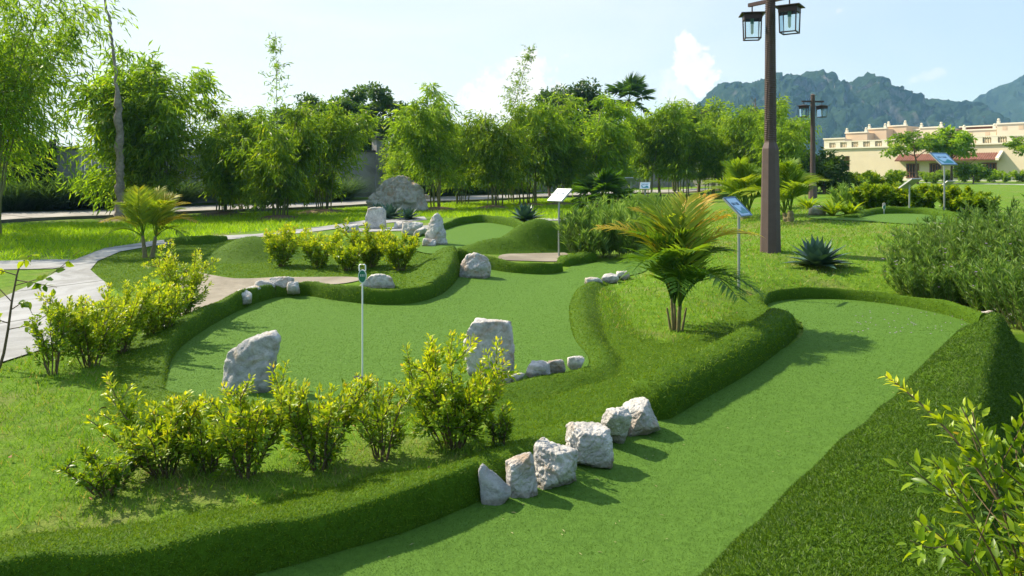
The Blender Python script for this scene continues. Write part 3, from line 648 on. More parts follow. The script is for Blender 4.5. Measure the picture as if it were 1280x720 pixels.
EDGE=[(630,482,16,10,'smallest rock of the white edging beside the upright standing stone'),(648,480,18,9,'low flat rock of the white edging right of the upright standing stone'),(674,474,30,15,'long white rock of the edging on the near right of the putting green'),(694,470,24,15,'rounded white rock of the edging next to its last tilted rock'),(720,463,20,12,'last tilted rock of the edging on the near right of the putting green'),
      (742,357,20,8,'leftmost flat rock of the edging under the golden palm'),(762,354,20,9,'middle rock of the white edging under the golden palm'),(778,350,16,8,'rock of the white edging closest to the golden palm fronds')]
for i,(px,py,w,h,lb) in enumerate(EDGE):
    s=pxs(px,py); rock(px,py,w*s*1.1,h*s*1.25,w*s*.7,120+i,lb,'rock',group='white rocks edging the putting green',res=24,dz=.02)
MISC=[(500,286,14,8,'small pale rock right of the squat upright stone',),(515,293,24,14,'pale rock lying behind the golden shrub in the middle turf'),(525,296,16,10,'low rock touching the pointed standing stone'),(536,308,16,9,'tiny white rock at the foot of the pointed standing stone'),
      (1022,269,20,10,'white rock by the lilies right of the large lamp post'),(1235,408,26,16,'white rock half hidden under the narrow leaved bush at the fairway end'),(440,290,18,8,'flat pale rock left of the squat upright stone'),(1262,404,14,10,'small white rock under the narrow leaved bush')]
for i,(px,py,w,h,lb) in enumerate(MISC):
    s=pxs(px,py); rock(px,py,w*s*1.1,h*s*1.2,w*s*.8,150+i,lb,'rock',group='loose pale rocks',res=22)

# ------------------------------------------------------------------ shrubs with golden new leaves
def shrubthing(name, loc, label, cat, group, H, R, nst, nleaf, LL, LW, seed, m='golden', fine=False, spread=1.0, upright=.0, agelo=0, jit=.25, rz=0, base=.25, stemr=.006, lean=(0,0)):
    global rng
    keep=rng; rng=np.random.default_rng(seed)
    t=thing(name,loc,label,cat,group,rz)
    tips=[]; g2=Geo(); 
    for k in range(nst):
        a=k*2*PI/nst+rng.normal()*.5; out=R*rng.uniform(.35,1.0)*spread; hh=H*rng.uniform(.62,1.0)
        n=9; u=np.linspace(0,1,n)[:,None]; e=np.array([math.cos(a)*out+lean[0]*hh,math.sin(a)*out*.9+lean[1]*hh,hh])
        st=np.array([math.cos(a)*.03,math.sin(a)*.03,-.03])
        p=st*(1-u)+e*u; p[:,:2]*= (1-(1-u)*u*.55); p+=np.cumsum(rng.normal(size=(n,3))*H*.012,axis=0)
        g=Geo(); tube(g,p,np.linspace(stemr,stemr*.35,n),5)
        # side twigs
        tw=[p]
        for q in range(rng.integers(3,6)):
            i0=rng.integers(2,n-1); d=nrm(rng.normal(size=3)+np.array([math.cos(a)*.5,math.sin(a)*.5,.9])); Lq=H*rng.uniform(.14,.34)
            u2=np.linspace(0,1,6)[:,None]; pq=p[i0]+d*Lq*u2+np.array([0,0,.25])*Lq*u2**2
            tube(g,pq,np.linspace(stemr*.5,stemr*.25,6),4); tw.append(pq)
        put('stem',g,M['stem'],t); tips+=tw
    # leaves along the twigs, opposite pairs, golden at the tips
    tot=sum(np.linalg.norm(np.diff(p,axis=0),axis=1).sum() for p in tips)
    C=[];D=[];U=[];A=[];Ls=[]
    for p in tips:
        seg=np.linalg.norm(np.diff(p,axis=0),axis=1).sum(); n=max(4,int(nleaf*seg/tot))
        u=rng.beta(1.9,1.0,n); u=np.where(len(p)==9,base+(1-base)*u,u)
        idx=np.clip(u*(len(p)-1),0,len(p)-1.001); i=idx.astype(int); f=(idx-i)[:,None]
        c=p[i]*(1-f)+p[i+1]*f; ax=nrm(p[i+1]-p[i]); 
        r=unit(n); r-=ax*(r*ax).sum(1,keepdims=True); r=nrm(r)
        d=nrm(r*rng.uniform(.5,1.1,(n,1))+ax*rng.uniform(.25,1.0,(n,1))*(1+u[:,None])+np.array([0,0,.12+upright]))
        c=c+r*rng.random((n,1))*jit*H*.18
        C.append(c);D.append(d);U.append(nrm(ax+rng.normal(size=(n,3))*.5+np.array([0,0,.4])))
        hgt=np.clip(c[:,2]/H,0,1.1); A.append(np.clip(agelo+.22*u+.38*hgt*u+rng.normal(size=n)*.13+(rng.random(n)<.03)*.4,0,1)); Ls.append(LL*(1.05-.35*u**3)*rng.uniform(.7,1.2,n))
    C=np.concatenate(C);D=np.concatenate(D);U=np.concatenate(U);A=np.concatenate(A);Ls=np.concatenate(Ls)
    leaves(g2,C,D,U,Ls,Ls*LW,A,0,.22,.16,fine); put('foliage',g2,M[m],t)
    rng=keep; return t
FRONT=[(206,594,.44,.23,9,560,.062,'low golden shrub leaning left at the left end of the front row of shrubs',21),(135,617,.22,.17,6,240,.055,'small drooping green shrub at the foot of the leftmost golden front shrub',22),(308,594,.50,.18,7,520,.06,'golden shrub in front of the slanted standing stone',23),
       (400,586,.53,.22,9,640,.06,'bushy golden shrub left of the marker stick base',24),(478,574,.42,.15,6,260,.055,'thin sparse shrub with reddish tips between the bushy shrub and the tallest one',25),(566,558,.60,.23,12,1150,.06,'tallest and widest golden shrub of the front row, hiding part of the upright stone',26),
       (625,556,.22,.10,4,150,.05,'small low green shrub just behind the wedge shaped rock',27),(262,588,.34,.14,6,300,.06,'mid sized golden shrub filling the gap right of the leftmost one',28)]
for (px,py,h,r,ns,nl,ll,lb,sd) in FRONT:
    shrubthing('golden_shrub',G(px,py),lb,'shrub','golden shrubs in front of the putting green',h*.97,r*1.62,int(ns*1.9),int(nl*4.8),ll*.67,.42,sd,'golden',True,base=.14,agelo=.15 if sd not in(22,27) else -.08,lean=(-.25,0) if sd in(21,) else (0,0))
LEFT=[(66,468,.56,.14,6,430,.045,'slim many stemmed shrub nearest the leafy sapling by the path',31),(112,458,.60,.24,10,1000,.045,'dense golden shrub second from the sapling beside the path',32),(150,443,.66,.27,11,1200,.045,'rounded golden shrub in the middle of the left shrub group',33),(196,428,.66,.26,11,1200,.045,'golden shrub beside the tall curved turf bank',34),(228,402,.78,.26,11,1300,.045,'tallest golden shrub of the left group, beside the sand bed',35)]
for (px,py,h,r,ns,nl,ll,lb,sd) in LEFT:
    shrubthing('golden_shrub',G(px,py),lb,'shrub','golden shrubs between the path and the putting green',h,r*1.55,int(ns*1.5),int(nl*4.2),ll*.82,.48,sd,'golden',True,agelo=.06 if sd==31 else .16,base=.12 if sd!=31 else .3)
MID=[(352,333,.68,.36,11,900,.055,'leftmost golden shrub on the turf island near the rounded mound',41),(398,334,.62,.34,11,900,.055,'golden shrub in the middle of the turf island',42),(436,338,.52,.32,10,700,.055,'low golden shrub between the turf island shrubs',43),(463,334,.66,.34,11,950,.055,'tall golden shrub in front of the squat upright stone',44),(500,338,.55,.28,10,800,.055,'bright golden shrub left of the pointed standing stone',45)]
for (px,py,h,r,ns,nl,ll,lb,sd) in MID:
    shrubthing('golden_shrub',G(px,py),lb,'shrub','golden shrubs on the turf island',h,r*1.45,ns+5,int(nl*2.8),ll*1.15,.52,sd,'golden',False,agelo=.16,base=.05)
FAR=[(1090,264,0.66,.55,'left clipped golden bush beside the distant green'),(1122,260,0.69,.6,'golden bush in front of the double backed sign'),(1152,263,0.63,.6,'golden bush between the two distant signs'),(1196,266,0.63,.62,'golden bush right of the blue sign pole'),(1222,270,0.46,.5,'small golden bush at the right end of the distant clipped bushes'),(1105,246,.95,.8,'low rounded golden bush near the building corner'),(1075,238,.9,.8,'golden bush left of the building corner bush')]
for i,(px,py,h,r,lb) in enumerate(FAR):
    shrubthing('golden_bush',G(px,py),lb,'bush','golden bushes by the distant green',h,r*1.2,16,3200,.12,.55,50+i,'golden',False,agelo=-.06,base=.02)
# right foreground shrub: close, sharp leaves
c=np.array([1.56,2.16,tz(1.56,2.16)+.3])
shrubthing('golden_shrub',c,'golden shrub in the right foreground reaching up with a long bare tipped branch','shrub',None,.70,.46,24,3000,.052,.38,61,'golden',True,agelo=.0,base=.08,stemr=.005)
fo=[o for o in COL.objects if o.parent and o.parent.get('label','').startswith('golden shrub in the right foreground')]
g=Geo(); u=np.linspace(0,1,14)[:,None]
# the long branch
E0=np.array([-.08,-.02,.3]); tipw=np.array([(1107-640)*2.45/FPX,2.45,CAMZ-(470-HOR)*2.45/FPX])-c
p=E0*(1-u)+tipw*u+np.array([0,0,.07])*np.sin(u*PI); tube(g,p,np.linspace(.005,.0018,14),5); put('stem',g,M['stem'],fo[0].parent)
n=64; q=rng.random(n)**.8; q=np.sort(.25+.75*q); ii=np.clip(q*13,0,12.999); i0=ii.astype(int); f=(ii-i0)[:,None]; cc=p[i0]*(1-f)+p[i0+1]*f; ax=nrm(p[i0+1]-p[i0]); r=unit(n); r-=ax*(r*ax).sum(1,keepdims=True); r=nrm(r)
g=Geo(); leaves(g,cc,nrm(r*.8+ax*.9),nrm(ax+r*.2+np.array([0,-.2,.5])),.05*(1.15-.5*q)*rng.uniform(.8,1.2,n),.017*(1.1-.4*q),np.clip(.25+.6*q+rng.normal(size=n)*.08,0,1),0,.2,.15,True); put('foliage',g,M['golden'],fo[0].parent)

# ------------------------------------------------------------------ narrow leaved flowering bushes
def ruellia(loc,label,group,H,R,nst,nl,seed,LL=.10,fl=14,rz=0):
    global rng
    keep=rng; rng=np.random.default_rng(seed); t=thing('flowering_bush',loc,label,'bush',group,rz)
    gs=Geo(); C=[];D=[];U=[];A=[];L=[]; FT=[]
    for k in range(nst):
        a=rng.random()*2*PI; rr=R*math.sqrt(rng.random()); b=np.array([math.cos(a)*rr*.55,math.sin(a)*rr*.55,-.04]); h=H*rng.uniform(.6,1.08)*(1-.35*(rr/R)**2)
        e=b+np.array([math.cos(a)*rr*.75,math.sin(a)*rr*.75,h])+np.array([rng.normal()*.06,rng.normal()*.06,0]); u=np.linspace(0,1,7)[:,None]; p=b*(1-u)+e*u; p[:,:2]+=(rng.normal(size=2)*.05)*np.sin(u*PI)
        tube(gs,p,np.linspace(.005,.002,7),4,tint=.3,cap=False)
        n=nl//nst; v=.12+.88*rng.random(n)**.8; q=np.clip(v*6,0,5.999); i=q.astype(int); f=(q-i)[:,None]; c=p[i]*(1-f)+p[i+1]*f
        r=unit(n); r[:,2]=0; r=nrm(r); d=nrm(r+np.array([0,0,1.])*rng.uniform(.6,3.2,(n,1)))
        C.append(c);D.append(d);U.append(np.tile([0,0,1.],(n,1))+.4*r);A.append(rng.random(n)*.7+.3*v);L.append(LL*rng.uniform(.6,1.35,n))
        FT.append(e)
    g=Geo(); C=np.concatenate(C); leaves(g,C,np.concatenate(D),np.concatenate(U),np.concatenate(L),np.concatenate(L)*.115,np.concatenate(A),0,.16,.2)
    put('stem',gs,M['culm'],t); put('foliage',g,M['ruellia'],t)
    FT=np.array(FT); 
    for k in range(fl):
        g=Geo(); c=FT[rng.integers(len(FT))]+rng.normal(size=3)*.05
        for j in range(5):
            a=j*2*PI/5; d=np.array([[math.cos(a),math.sin(a),.45]]); leaves(g,c[None],d,np.array([[0,0,1.]]),.02,.019,np.array([.5]),0,.1,.1)
        put('blossom',g,M['flower'],t)
    rng=keep; return t
RU=[(1150,374,.66,.30,'left end bush of the narrow leaved thicket right of the agave',71),(1192,380,.8,.34,'narrow leaved bush over the curved turf rim',72),(1242,391,.9,.36,'narrow leaved bush above the white rock at the fairway end',73),(1296,412,1.0,.42,'nearest narrow leaved bush of the thicket at the right edge',74),
    (1170,352,.85,.55,'second row narrow leaved bush behind the left end bush',75),(1232,358,.95,.55,'second row narrow leaved bush in the middle of the right thicket',76),(1298,366,1.05,.55,'second row narrow leaved bush at the right edge',77),(1205,330,.75,.7,'back row narrow leaved bush below the blue sign',78),(1265,328,.95,.75,'back row narrow leaved bush at the right edge',79)]
for (px,py,h,r,lb,sd) in RU: ruellia(G(px,py),lb,'narrow leaved flowering bushes on the right',h,r,80,7000,sd,.088 if sd<78 else .11)
RB=[(736,322,.85,.5,'narrow leaved bush beside the white sign pole',81),(776,322,.95,.55,'narrow leaved bush directly behind the golden palm',82),(826,318,1.0,.6,'narrow leaved bush right behind the golden palm crown',83),(752,300,.9,.6,'taller narrow leaved bush in the middle of the planting behind the palm',84),(800,283,.9,.6,'pale narrow leaved bush below the small white sign',85),(1075,262,.8,.6,'grassy dark bush beside the lilies near the distant green',87)]
for (px,py,h,r,lb,sd) in RB: ruellia(G(px,py),lb,'narrow leaved bushes behind the palm',h,r,46,2600,sd,.16,8)

# ------------------------------------------------------------------ sapling at the left edge
def sapling():
    global rng
    keep=rng; rng=np.random.default_rng(5); b=G(2,462); s=b[1]/FPX
    t=thing('sapling',b,'thin bare stemmed sapling with a few heart shaped leaves at the left edge','sapling')
    P=np.array([(-6,0,-6),(2,1,20),(8,0,50),(14,-2,85),(19,0,118),(22,2,132)])*s; g=Geo(); tube(g,spline(P,.05),np.linspace(.014,.006,len(spline(P,.05))),7); put('trunk',g,M['bark'],t)
    BR=[((17,0,105),(60,6,120),(92,10,148)),((14,-2,85),(-10,4,104),(-28,6,112)),((19,0,118),(-6,-6,126),(-26,-4,120)),((8,0,50),(40,4,58),(62,8,76)),((18,0,112),(50,-5,108),(74,-8,104)),((9,0,58),(-14,-6,66),(-30,-4,58)),((21,1,128),(30,3,140),(40,4,144)),((12,0,75),(34,-6,84),(44,-8,70))]
    C=[];D=[]
    for a in BR:
        q=spline(np.array(a,float)*s,.03); g=Geo(); tube(g,q,np.linspace(.005,.002,len(q)),5); put('branch',g,M['bark'],t)
        for _ in range(9): i=rng.integers(len(q)//3,len(q)); C.append(q[i]+rng.normal(size=3)*.008); D.append(np.array([rng.normal(),rng.normal()*.8,-.5+rng.normal()*.4]))
    C=np.array(C);D=nrm(np.array(D)); n=len(C); g=Geo(); L=rng.uniform(.05,.085,n); leaves(g,C,D,nrm(rng.normal(size=(n,3))+np.array([0,-.5,1])),L,L*.75,rng.uniform(.1,.62,n),0,.2,.1,True); put('foliage',g,M['golden'],t)
    rng=keep
sapling()

# ------------------------------------------------------------------ palms, agaves, tufts
def frond(g, L, arch, n, LL, seed, tint0, tintv, W=.022, droopl=.35, vee=.45):
    r=np.random.default_rng(seed); u=np.linspace(0,1,16); x=L*(u-.16*arch*u**3); z=L*(arch*(.62*u-.78*u**2.1)); z=L*(.95*u*(1-arch*.5)-arch*.75*u**2.4); x=L*u*(.55+.35*arch)
    P=np.column_stack([x,0*u,z]); tube(g,P,np.linspace(.012,.003,16),5,tint=tint0)
    t=np.sort(np.concatenate([np.linspace(.22,1,n)]*2)); sgn=np.tile([1,-1],n); i=np.clip(t*15,0,14.999); k=i.astype(int); f=(i-k)[:,None]
    c=P[k]*(1-f)+P[k+1]*f; ax=nrm(P[k+1]-P[k]); up=np.cross(ax,np.array([0,1.,0])); up*=np.sign(up[:,2:3]+1e-9)
    d=nrm(ax*(.55+.5*t[:,None])+np.array([0,1.,0])*sgn[:,None]*1.0+up*vee+r.normal(size=(2*n,3))*.08)
    Lf=LL*np.sin(np.clip(.18+t*.86,0,1)*PI*.96)**.6*r.uniform(.85,1.1,2*n)+.05
    tt=np.clip(tint0+tintv*r.normal(size=2*n)*.4+.12*t,0,1)
    leaves(g,c,d,up,Lf,W,tt,0,droopl,.1,True)
def palm(loc,label,group,trunks,fr,seed,scale=1.0,cat='palm',rz=0):
    """trunks: list of (x,y,h); fr: list of (trunk, azimuth, tilt up, length, arch, tint)"""
    t=thing('palm',loc,label,cat,group,rz,scale)
    for i,(x,y,h,rad) in enumerate(trunks):
        g=Geo(); u=np.linspace(0,1,9)[:,None]; p=np.array([x*.5,y*.5,-.04])*(1-u)+np.array([x,y,h])*u; tube(g,p,np.linspace(rad,rad*.6,9)*(1+.12*np.sin(np.arange(9)*2.3)),8,tint=.4); put('trunk',g,M['palmstem'],t)
    for j,(k,az,tilt,L,arch,ti) in enumerate(fr):
        g=Geo(); frond(g,L,arch,int(22+L*10),.30*min(1.2,L/.95),seed+j,ti,.1)
        x,y,h,_=trunks[k]; o=put('frond',g,M['palm'],t,(x,y,h-.02)); o.rotation_euler=(rng.normal()*.15,-tilt,az)
    return t
A=math.radians
fr=[(0,A(168),.85,1.08,.9,.80),(1,A(150),1.0,1.1,.75,.76),(1,A(30),.95,1.2,.62,.84),(2,A(12),.85,1.15,.7,.88),(0,A(120),.95,1.15,.6,.5),(2,A(55),1.05,1.15,.5,.62),(3,A(-5),.7,1.2,.8,.78)]+[(k%4,k*2.39996,.35+.95*((k*5)%24)/24,.78+.25*((k*7)%24)/24,.98-.5*((k*5)%24)/24,.20+.32*((k*5)%24)/24+.06*(k%3)) for k in range(24)]
palm(G(845,413),'wide golden and green clumping palm between the putting green and the fairway',None and '', [(-.05,.0,.30,.020),(.06,.04,.28,.020),(.02,-.06,.24,.020),(.0,.08,.24,.02),(-.1,-.03,.2,.016),(.1,-.03,.2,.016)],fr,300,(1.0,1.0,1.2)) if True else None
fr=[(0,A(125),1.05,1.15,.5,.62),(1,A(60),1.05,1.15,.5,.66),(0,A(160),.75,1.05,.7,.62),(1,A(25),.75,1.05,.7,.76),(1,A(0),.5,.95,.85,.84),(0,A(185),.5,.9,.85,.76),(0,A(240),.7,.95,.6,.55),(1,A(-60),.7,.95,.6,.6),(0,A(90),1.2,1.1,.35,.62),(1,A(-20),.25,.85,.95,.5),(0,A(200),.2,.8,.95,.46),(1,A(100),.9,1.05,.5,.64),(0,A(140),.9,1.1,.6,.6),(1,A(40),.9,1.1,.6,.7),(0,A(-100),.9,1.0,.5,.55),(1,A(-35),.8,1.0,.6,.62),(1,A(75),.6,1.05,.75,.58),(0,A(110),.55,1.0,.75,.55)]
palm(G(185,322),'young palm with yellowing fronds standing on the turf island by the path','', [(-.10,0,.42,.05),(.12,.05,.4,.05)],fr,340,1.0)
fr=[(k%2,A(k*33+8*(k%3)),.5+.3*((k*7)%3),1.15,.5+.12*(k%4),.46+.05*(k%4)) for k in range(18)]
p0=palm(G(930,274),'bushy green palm left of the large lamp post','palms around the lamp post',[(0,0,.2,.08),(.12,.1,.15,.06)],fr,380,1.35)
clone(p0,G(988,277),'stout green palm right of the large lamp post',1.3,1.25,'palms around the lamp post')
clone(p0,G(958,262),'spiky green palm half hidden behind the large lamp post',4.0,1.2,'palms around the lamp post')
def agave(loc,label,n,L,seed,rz=0,sc=1.0):
    r=np.random.default_rng(seed); g=Geo()
    for k in range(n):
        az=k*2.39996; f=k/n; el=.15+1.25*f+r.normal()*.06; Lk=L*r.uniform(.8,1.08)*(1-.25*f); m=8; u=np.linspace(0,1,m)
        w=.075*L/.55*np.sin(np.clip(u*.9+.13,0,1)*PI)**.8*(1-u**4); x=Lk*u*math.cos(el)+.02; z=.03+Lk*(u*math.sin(el)-.16*u*u*(1-f)); curl=.25*w
        ca,sa=math.cos(az),math.sin(az); c=np.column_stack([x*ca,x*sa,z]); s=np.array([-sa,ca,0]); up=np.array([-math.sin(el)*ca,-math.sin(el)*sa,math.cos(el)])
        l=c+s*w[:,None]+up*curl[:,None]; rr=c-s*w[:,None]+up*curl[:,None]; b=c-up*.012*(1-u[:,None])
        V=np.concatenate([l,b,rr]); i=np.arange(m-1); F=np.concatenate([np.stack([i+q*m,i+1+q*m,i+1+(q+1)*m,i+(q+1)*m],1) for q in (0,1)]); g.add(V,F,r.random(),0,True)
    o=put('agave',g,M['agave'],None,loc); o.rotation_euler=(0,0,rz); o.scale=(sc,)*3; return tag(o,label,'agave','agaves')
agave(G(1022,334),'large blue green agave on the mound right of the lamp post',46,.62,1)
agave(G(657,277),'dark spiky agave on the grass right of the concrete road',38,.72,2)
agave(G(487,274),'agave in front of the huge boulder, right of the squat stone',34,.72,3)
agave(G(472,270),'agave between the squat upright stone and the huge boulder',28,.62,4)
agave(G(510,275),'agave at the right foot of the huge boulder',28,.55,5)
def strap(loc,label,n,L,seed,m='golden'):
    r=np.random.default_rng(seed); g=Geo(); k=n; az=r.random(k)*2*PI; d=np.column_stack([np.cos(az),np.sin(az),r.uniform(.6,2.0,k)]); leaves(g,np.zeros((k,3))+r.normal(size=(k,3))*.05*np.array([1,1,0]),d,np.tile([0,0,1.],(k,1))+.3*d,L*r.uniform(.6,1.1,k),L*.13,r.uniform(.2,.6,k),0,.35,.15,True)
    return tag(put('lily',g,M[m],None,loc),label,'lily','lilies near the lamp post')
strap(G(1040,270),'lily clump right of the white rock',40,.6,1); strap(G(1062,270),'lily clump farthest from the white rock',40,.55,2); strap(G(1010,262),'lily clump left of the white rock behind the palm',40,.6,3); strap(G(1050,256),'lily clump behind the others, below the small lamp post',40,.6,4)
def tuft(seed,n=620,H=1.15):
    r=np.random.default_rng(seed); g=Geo(); az=r.random(n)*2*PI; b=np.column_stack([np.cos(az),np.sin(az),0*az])*(r.random((n,1))**.6)*.38
    d=nrm(np.column_stack([np.cos(az+r.normal(size=n)*.5),np.sin(az+r.normal(size=n)*.5),r.uniform(.7,2.6,n)])); leaves(g,b,d,np.tile([0,0,1.],(n,1)),H*r.uniform(.6,1.2,n),.022,r.random(n),0,.42,.1,True)
    return g.mesh('tuft',M['tuft'])
TM=[tuft(1),tuft(2),tuft(3)]
TU=[(-30,262),(12,261),(52,259.5),(92,258),(128,257),(172,255.5),(205,254),(238,253),(300,250.5),(335,249.5),(372,248.5),(410,247.5),(440,247),(548,244),(580,243),(612,242),(640,241),(668,240.5)]
wh=['at the left edge under the hanging bamboo','second from the left edge by the road','in front of the dark clipped hedge','in front of the pale wall panel','left of the bare dry trunk','just right of the bare dry trunk','behind the yellowing young palm','right of the yellowing young palm','behind the first slim bamboo clump','between the two left bamboo clumps','behind the dark bamboo clump','behind the third bamboo clump','left of the huge boulder by the wall','right of the huge boulder','behind the double bamboo by the boulder','in the gap right of the double bamboo','behind the leaning bamboo','at the far end of the row']
_rf=spline(GP(ROAD_F),.5)[:,:2]; _tt=nrm(np.gradient(_rf,axis=0)); _on=np.column_stack([-_tt[:,1],_tt[:,0]]); _rp=_rf[:,0]/_rf[:,1]*FPX+640
for i,((px,py),w) in enumerate(zip(TU,wh)):
    _k=int(np.argmin(np.abs(_rp-px))); q=_rf[_k]+_on[_k]*1.0; o=put('grass_clump',TM[i%3],None,None,(q[0],q[1],tz(q[0],q[1])-.03)); o.rotation_euler=(0,0,i*1.7); k=1.25*(.9+.25*rng.random())*(1.0 if i<8 else .85); o.scale=(k*1.7,k*1.3,k*1.2)
    tag(o,'tall dark grass clump across the road, '+w,'grass clump','tall grass clumps along the wall')

g=Geo(); r=np.random.default_rng(4); n=70
for k in range(n):
    c=G(r.uniform(1060,1215),r.uniform(383,420)); a=r.random()*6.28; leaves(g,np.array([[c[0],c[1],c[2]+.022]]),np.array([[math.cos(a),math.sin(a),.1]]),np.array([[0,0,1.]]),.022,.016,np.array([.5]),0,.1,.2)
tag(put('petals',g,M['flower']),kind='stuff')

g=Geo(); r=np.random.default_rng(9)
for k in range(110):
    px_,py_=r.uniform(420,1200),r.uniform(395,715); c=G(px_,py_)
    if not (inpoly(c[0:1],c[1:2],laneA)[0] or inpoly(c[0:1],c[1:2],laneB)[0]): continue
    a=r.random()*6.28; leaves(g,np.array([[c[0],c[1],c[2]+.021]]),np.array([[math.cos(a),math.sin(a),.06]]),np.array([[0,0,1.]]),r.uniform(.012,.034),.004,np.array([.5]),0,.15,.1)
M['straw']=plain('dry_clippings',(.42,.38,.20),.8,.2)
tag(put('clippings',g,M['straw']),kind='stuff')
g=Geo()
for k in range(60):
    c=G(r.uniform(0,600),r.uniform(480,640)) if k<40 else G(r.uniform(760,960),r.uniform(340,420))
    if inpoly(c[0:1],c[1:2],laneA)[0] or inpoly(c[0:1],c[1:2],laneB)[0]: continue
    a=r.random()*6.28; leaves(g,np.array([[c[0],c[1],c[2]+.03]]),np.array([[math.cos(a),math.sin(a),.2]]),np.array([[r.normal()*.3,r.normal()*.3,1.]]),r.uniform(.03,.055),.022,np.array([.5]),0,.25,.25,True)
M['deadleaf']=plain('dead_leaf',(.24,.13,.055),.8,.2)
tag(put('fallen_leaves',g,M['deadleaf']),kind='stuff')
# ------------------------------------------------------------------ bamboo
def bamboo(loc,label,group,H,R,ncul,nleaf,seed,m='bamboo',LL=.25,LW=.048,low=.28,lean=(0,0),droop=.9,rz=0,base=.35,crad=.028):
    global rng
    keep=rng; rng=np.random.default_rng(seed); t=thing('bamboo_clump',loc,label,'bamboo',group,rz)
    B=[];BW=[]
    for k in range(ncul):
        a=rng.random()*2*PI; r0=base*math.sqrt(rng.random()); rt=R*rng.uniform(.15,.85); h=H*rng.uniform(.68,1.0); n=14; u=np.linspace(0,1,n)[:,None]
        b=np.array([math.cos(a)*r0,math.sin(a)*r0,-.08]); dirv=np.array([math.cos(a),math.sin(a),0])
        p=b+np.array([lean[0],lean[1],0])*h*u**1.5+dirv*rt*u**2.4+np.array([0,0,1.])*h*(u-.10*u**3)+np.cumsum(rng.normal(size=(n,3))*.02,axis=0)
        g=Geo(); tube(g,p,np.linspace(crad,crad*.22,n)*rng.uniform(.8,1.15),6,tint=rng.random()); put('culm',g,M['culm'],t)
        nb=int(12+H*2.6)
        for q in range(nb):
            v=low+(1-low)*rng.random()**.85; x=v*(n-1); i=min(int(x),n-2); c=p[i]*(1-x+i)+p[i+1]*(x-i)
            aa=rng.random()*2*PI; ln=R*rng.uniform(.15,.72)*(1.15-.55*v)
            B.append((c,nrm(np.array([math.cos(aa)+.5*math.cos(a),math.sin(aa)+.5*math.sin(a),rng.uniform(.0,.9)])),ln,v))
    per=max(4,nleaf//len(B)); C=[];D=[];U=[];T=[];gb=Geo()
    for (c,d,ln,v) in B:
        u=np.linspace(0,1,5)[:,None]; q=c+d*ln*u-np.array([0,0,1.])*ln*droop*.45*u**2
        tube(gb,q,np.linspace(.006,.002,5),3,tint=.2,cap=False)
        w=rng.random(per)**.6; x=np.clip(w*4,0,3.999); i=x.astype(int); f=(x-i)[:,None]; cc=q[i]*(1-f)+q[i+1]*f+rng.normal(size=(per,3))*(.05+ln*.09)
        ax=nrm(q[i+1]-q[i]); dd=nrm(ax*.7+unit(per)*.75+np.array([0,0,-.45*droop])); C.append(cc);D.append(dd); T.append(np.clip(rng.normal(size=per)*.2+.42+.18*rng.normal(),0,1))
    C=np.concatenate(C);D=np.concatenate(D);T=np.concatenate(T); n=len(C)
    g=Geo(); L=LL*rng.uniform(.6,1.2,n); leaves(g,C,D,nrm(unit(n)*.8+np.array([0,0,.8])),L,L*(LW/LL),T,0,.2,.12)
    put('twigs' if False else 'branching',gb,M['culm'],t); put('foliage',g,M[m],t); rng=keep; return t
GB='bamboo clumps along the concrete road'
def B_at(px,py): return G(px,py)
bA=bamboo(B_at(276,268.5),'slim stemmed bamboo clump right of the young palm by the road',GB,4.4,1.95,8,8500,101,low=.2)
bB=bamboo(B_at(347,273),'dark bamboo clump with black stems between the two paths',GB,4.2,1.75,9,9375,102,low=.2,droop=1.1)
bC=bamboo(B_at(402,265.5),'bamboo clump with bare lower stems left of the huge boulder',GB,4.9,2.0,8,8750,103,low=.2)
bD=bamboo(B_at(546,262),'double stemmed bright bamboo right of the huge boulder',GB,5.5,1.9,8,7600,104,m='bamboolight',low=.24,lean=(-.10,0))
bE=bamboo(B_at(617,260),'leaning stemmed bamboo between the boulder and the white sign',GB,4.7,2.1,8,7600,105,m='bamboolight')
bA['label']='slim stemmed bamboo clump right of the young palm by the road'
CL=[(bE,578,256,'second row bamboo clump left of the leaning stemmed bamboo',.95,4.4),(bD,640,254,'second row bamboo clump right of the leaning stemmed bamboo',.8,.8),(bE,500,250,'bright bamboo clump behind the huge boulder by the pillar',.72,1.1),(bC,168,272,'broad bamboo clump behind the bare dry trunk',1.42,.6),(bC,215,270,'full bamboo clump behind the yellowing young palm',1.2,2.2),(bE,310,262,'bamboo clump between the slim stemmed and the dark clump',1.1,5.1),
 (bE,660,257,'bamboo clump just left of the white sign',1.2,1.3),(bD,698,256,'bamboo clump standing behind the white sign',.74,2.6),(bA,735,253.5,'bamboo clump right of the white sign by the dark fan leaves',1.3,.9),(bE,770,252,'bamboo clump left of the back turned sign',.85,3.3),(bD,808,249,'bamboo clump directly behind the small white sign',1.05,4.1),
(bE,852,248,'pale bamboo clump right of the small white sign',1.2,5.2),(bD,888,246,'pale feathery bamboo left of the large lamp post',.8,1.9),(bE,925,243,'pale bamboo clump behind the tilted sign',1.12,.4),(bE,985,243,'pale bamboo clump right of the large lamp post',.95,2.9),(bD,845,239,'far pale bamboo rising behind the golden palm',1.25,.2),(bE,905,238,'far pale bamboo between the golden palm and the lamp post',1.2,3.9),(bE,960,237,'far pale bamboo hidden by the lamp post',1.25,5.6),(bC,500,247,'bamboo clump rising behind the huge boulder',1.0,5.4)]
for s,px,py,lb,sc,rz in CL: clone(s,G(px,py),lb,rz,sc,GB)
bamboo(np.array([-13.2,19.0,.3]),'huge overhanging bamboo filling the upper left corner',GB,7.8,3.3,13,14000,110,m='bamboo',LL=.23,LW=.042,low=.3,base=.6,lean=(.03,0))
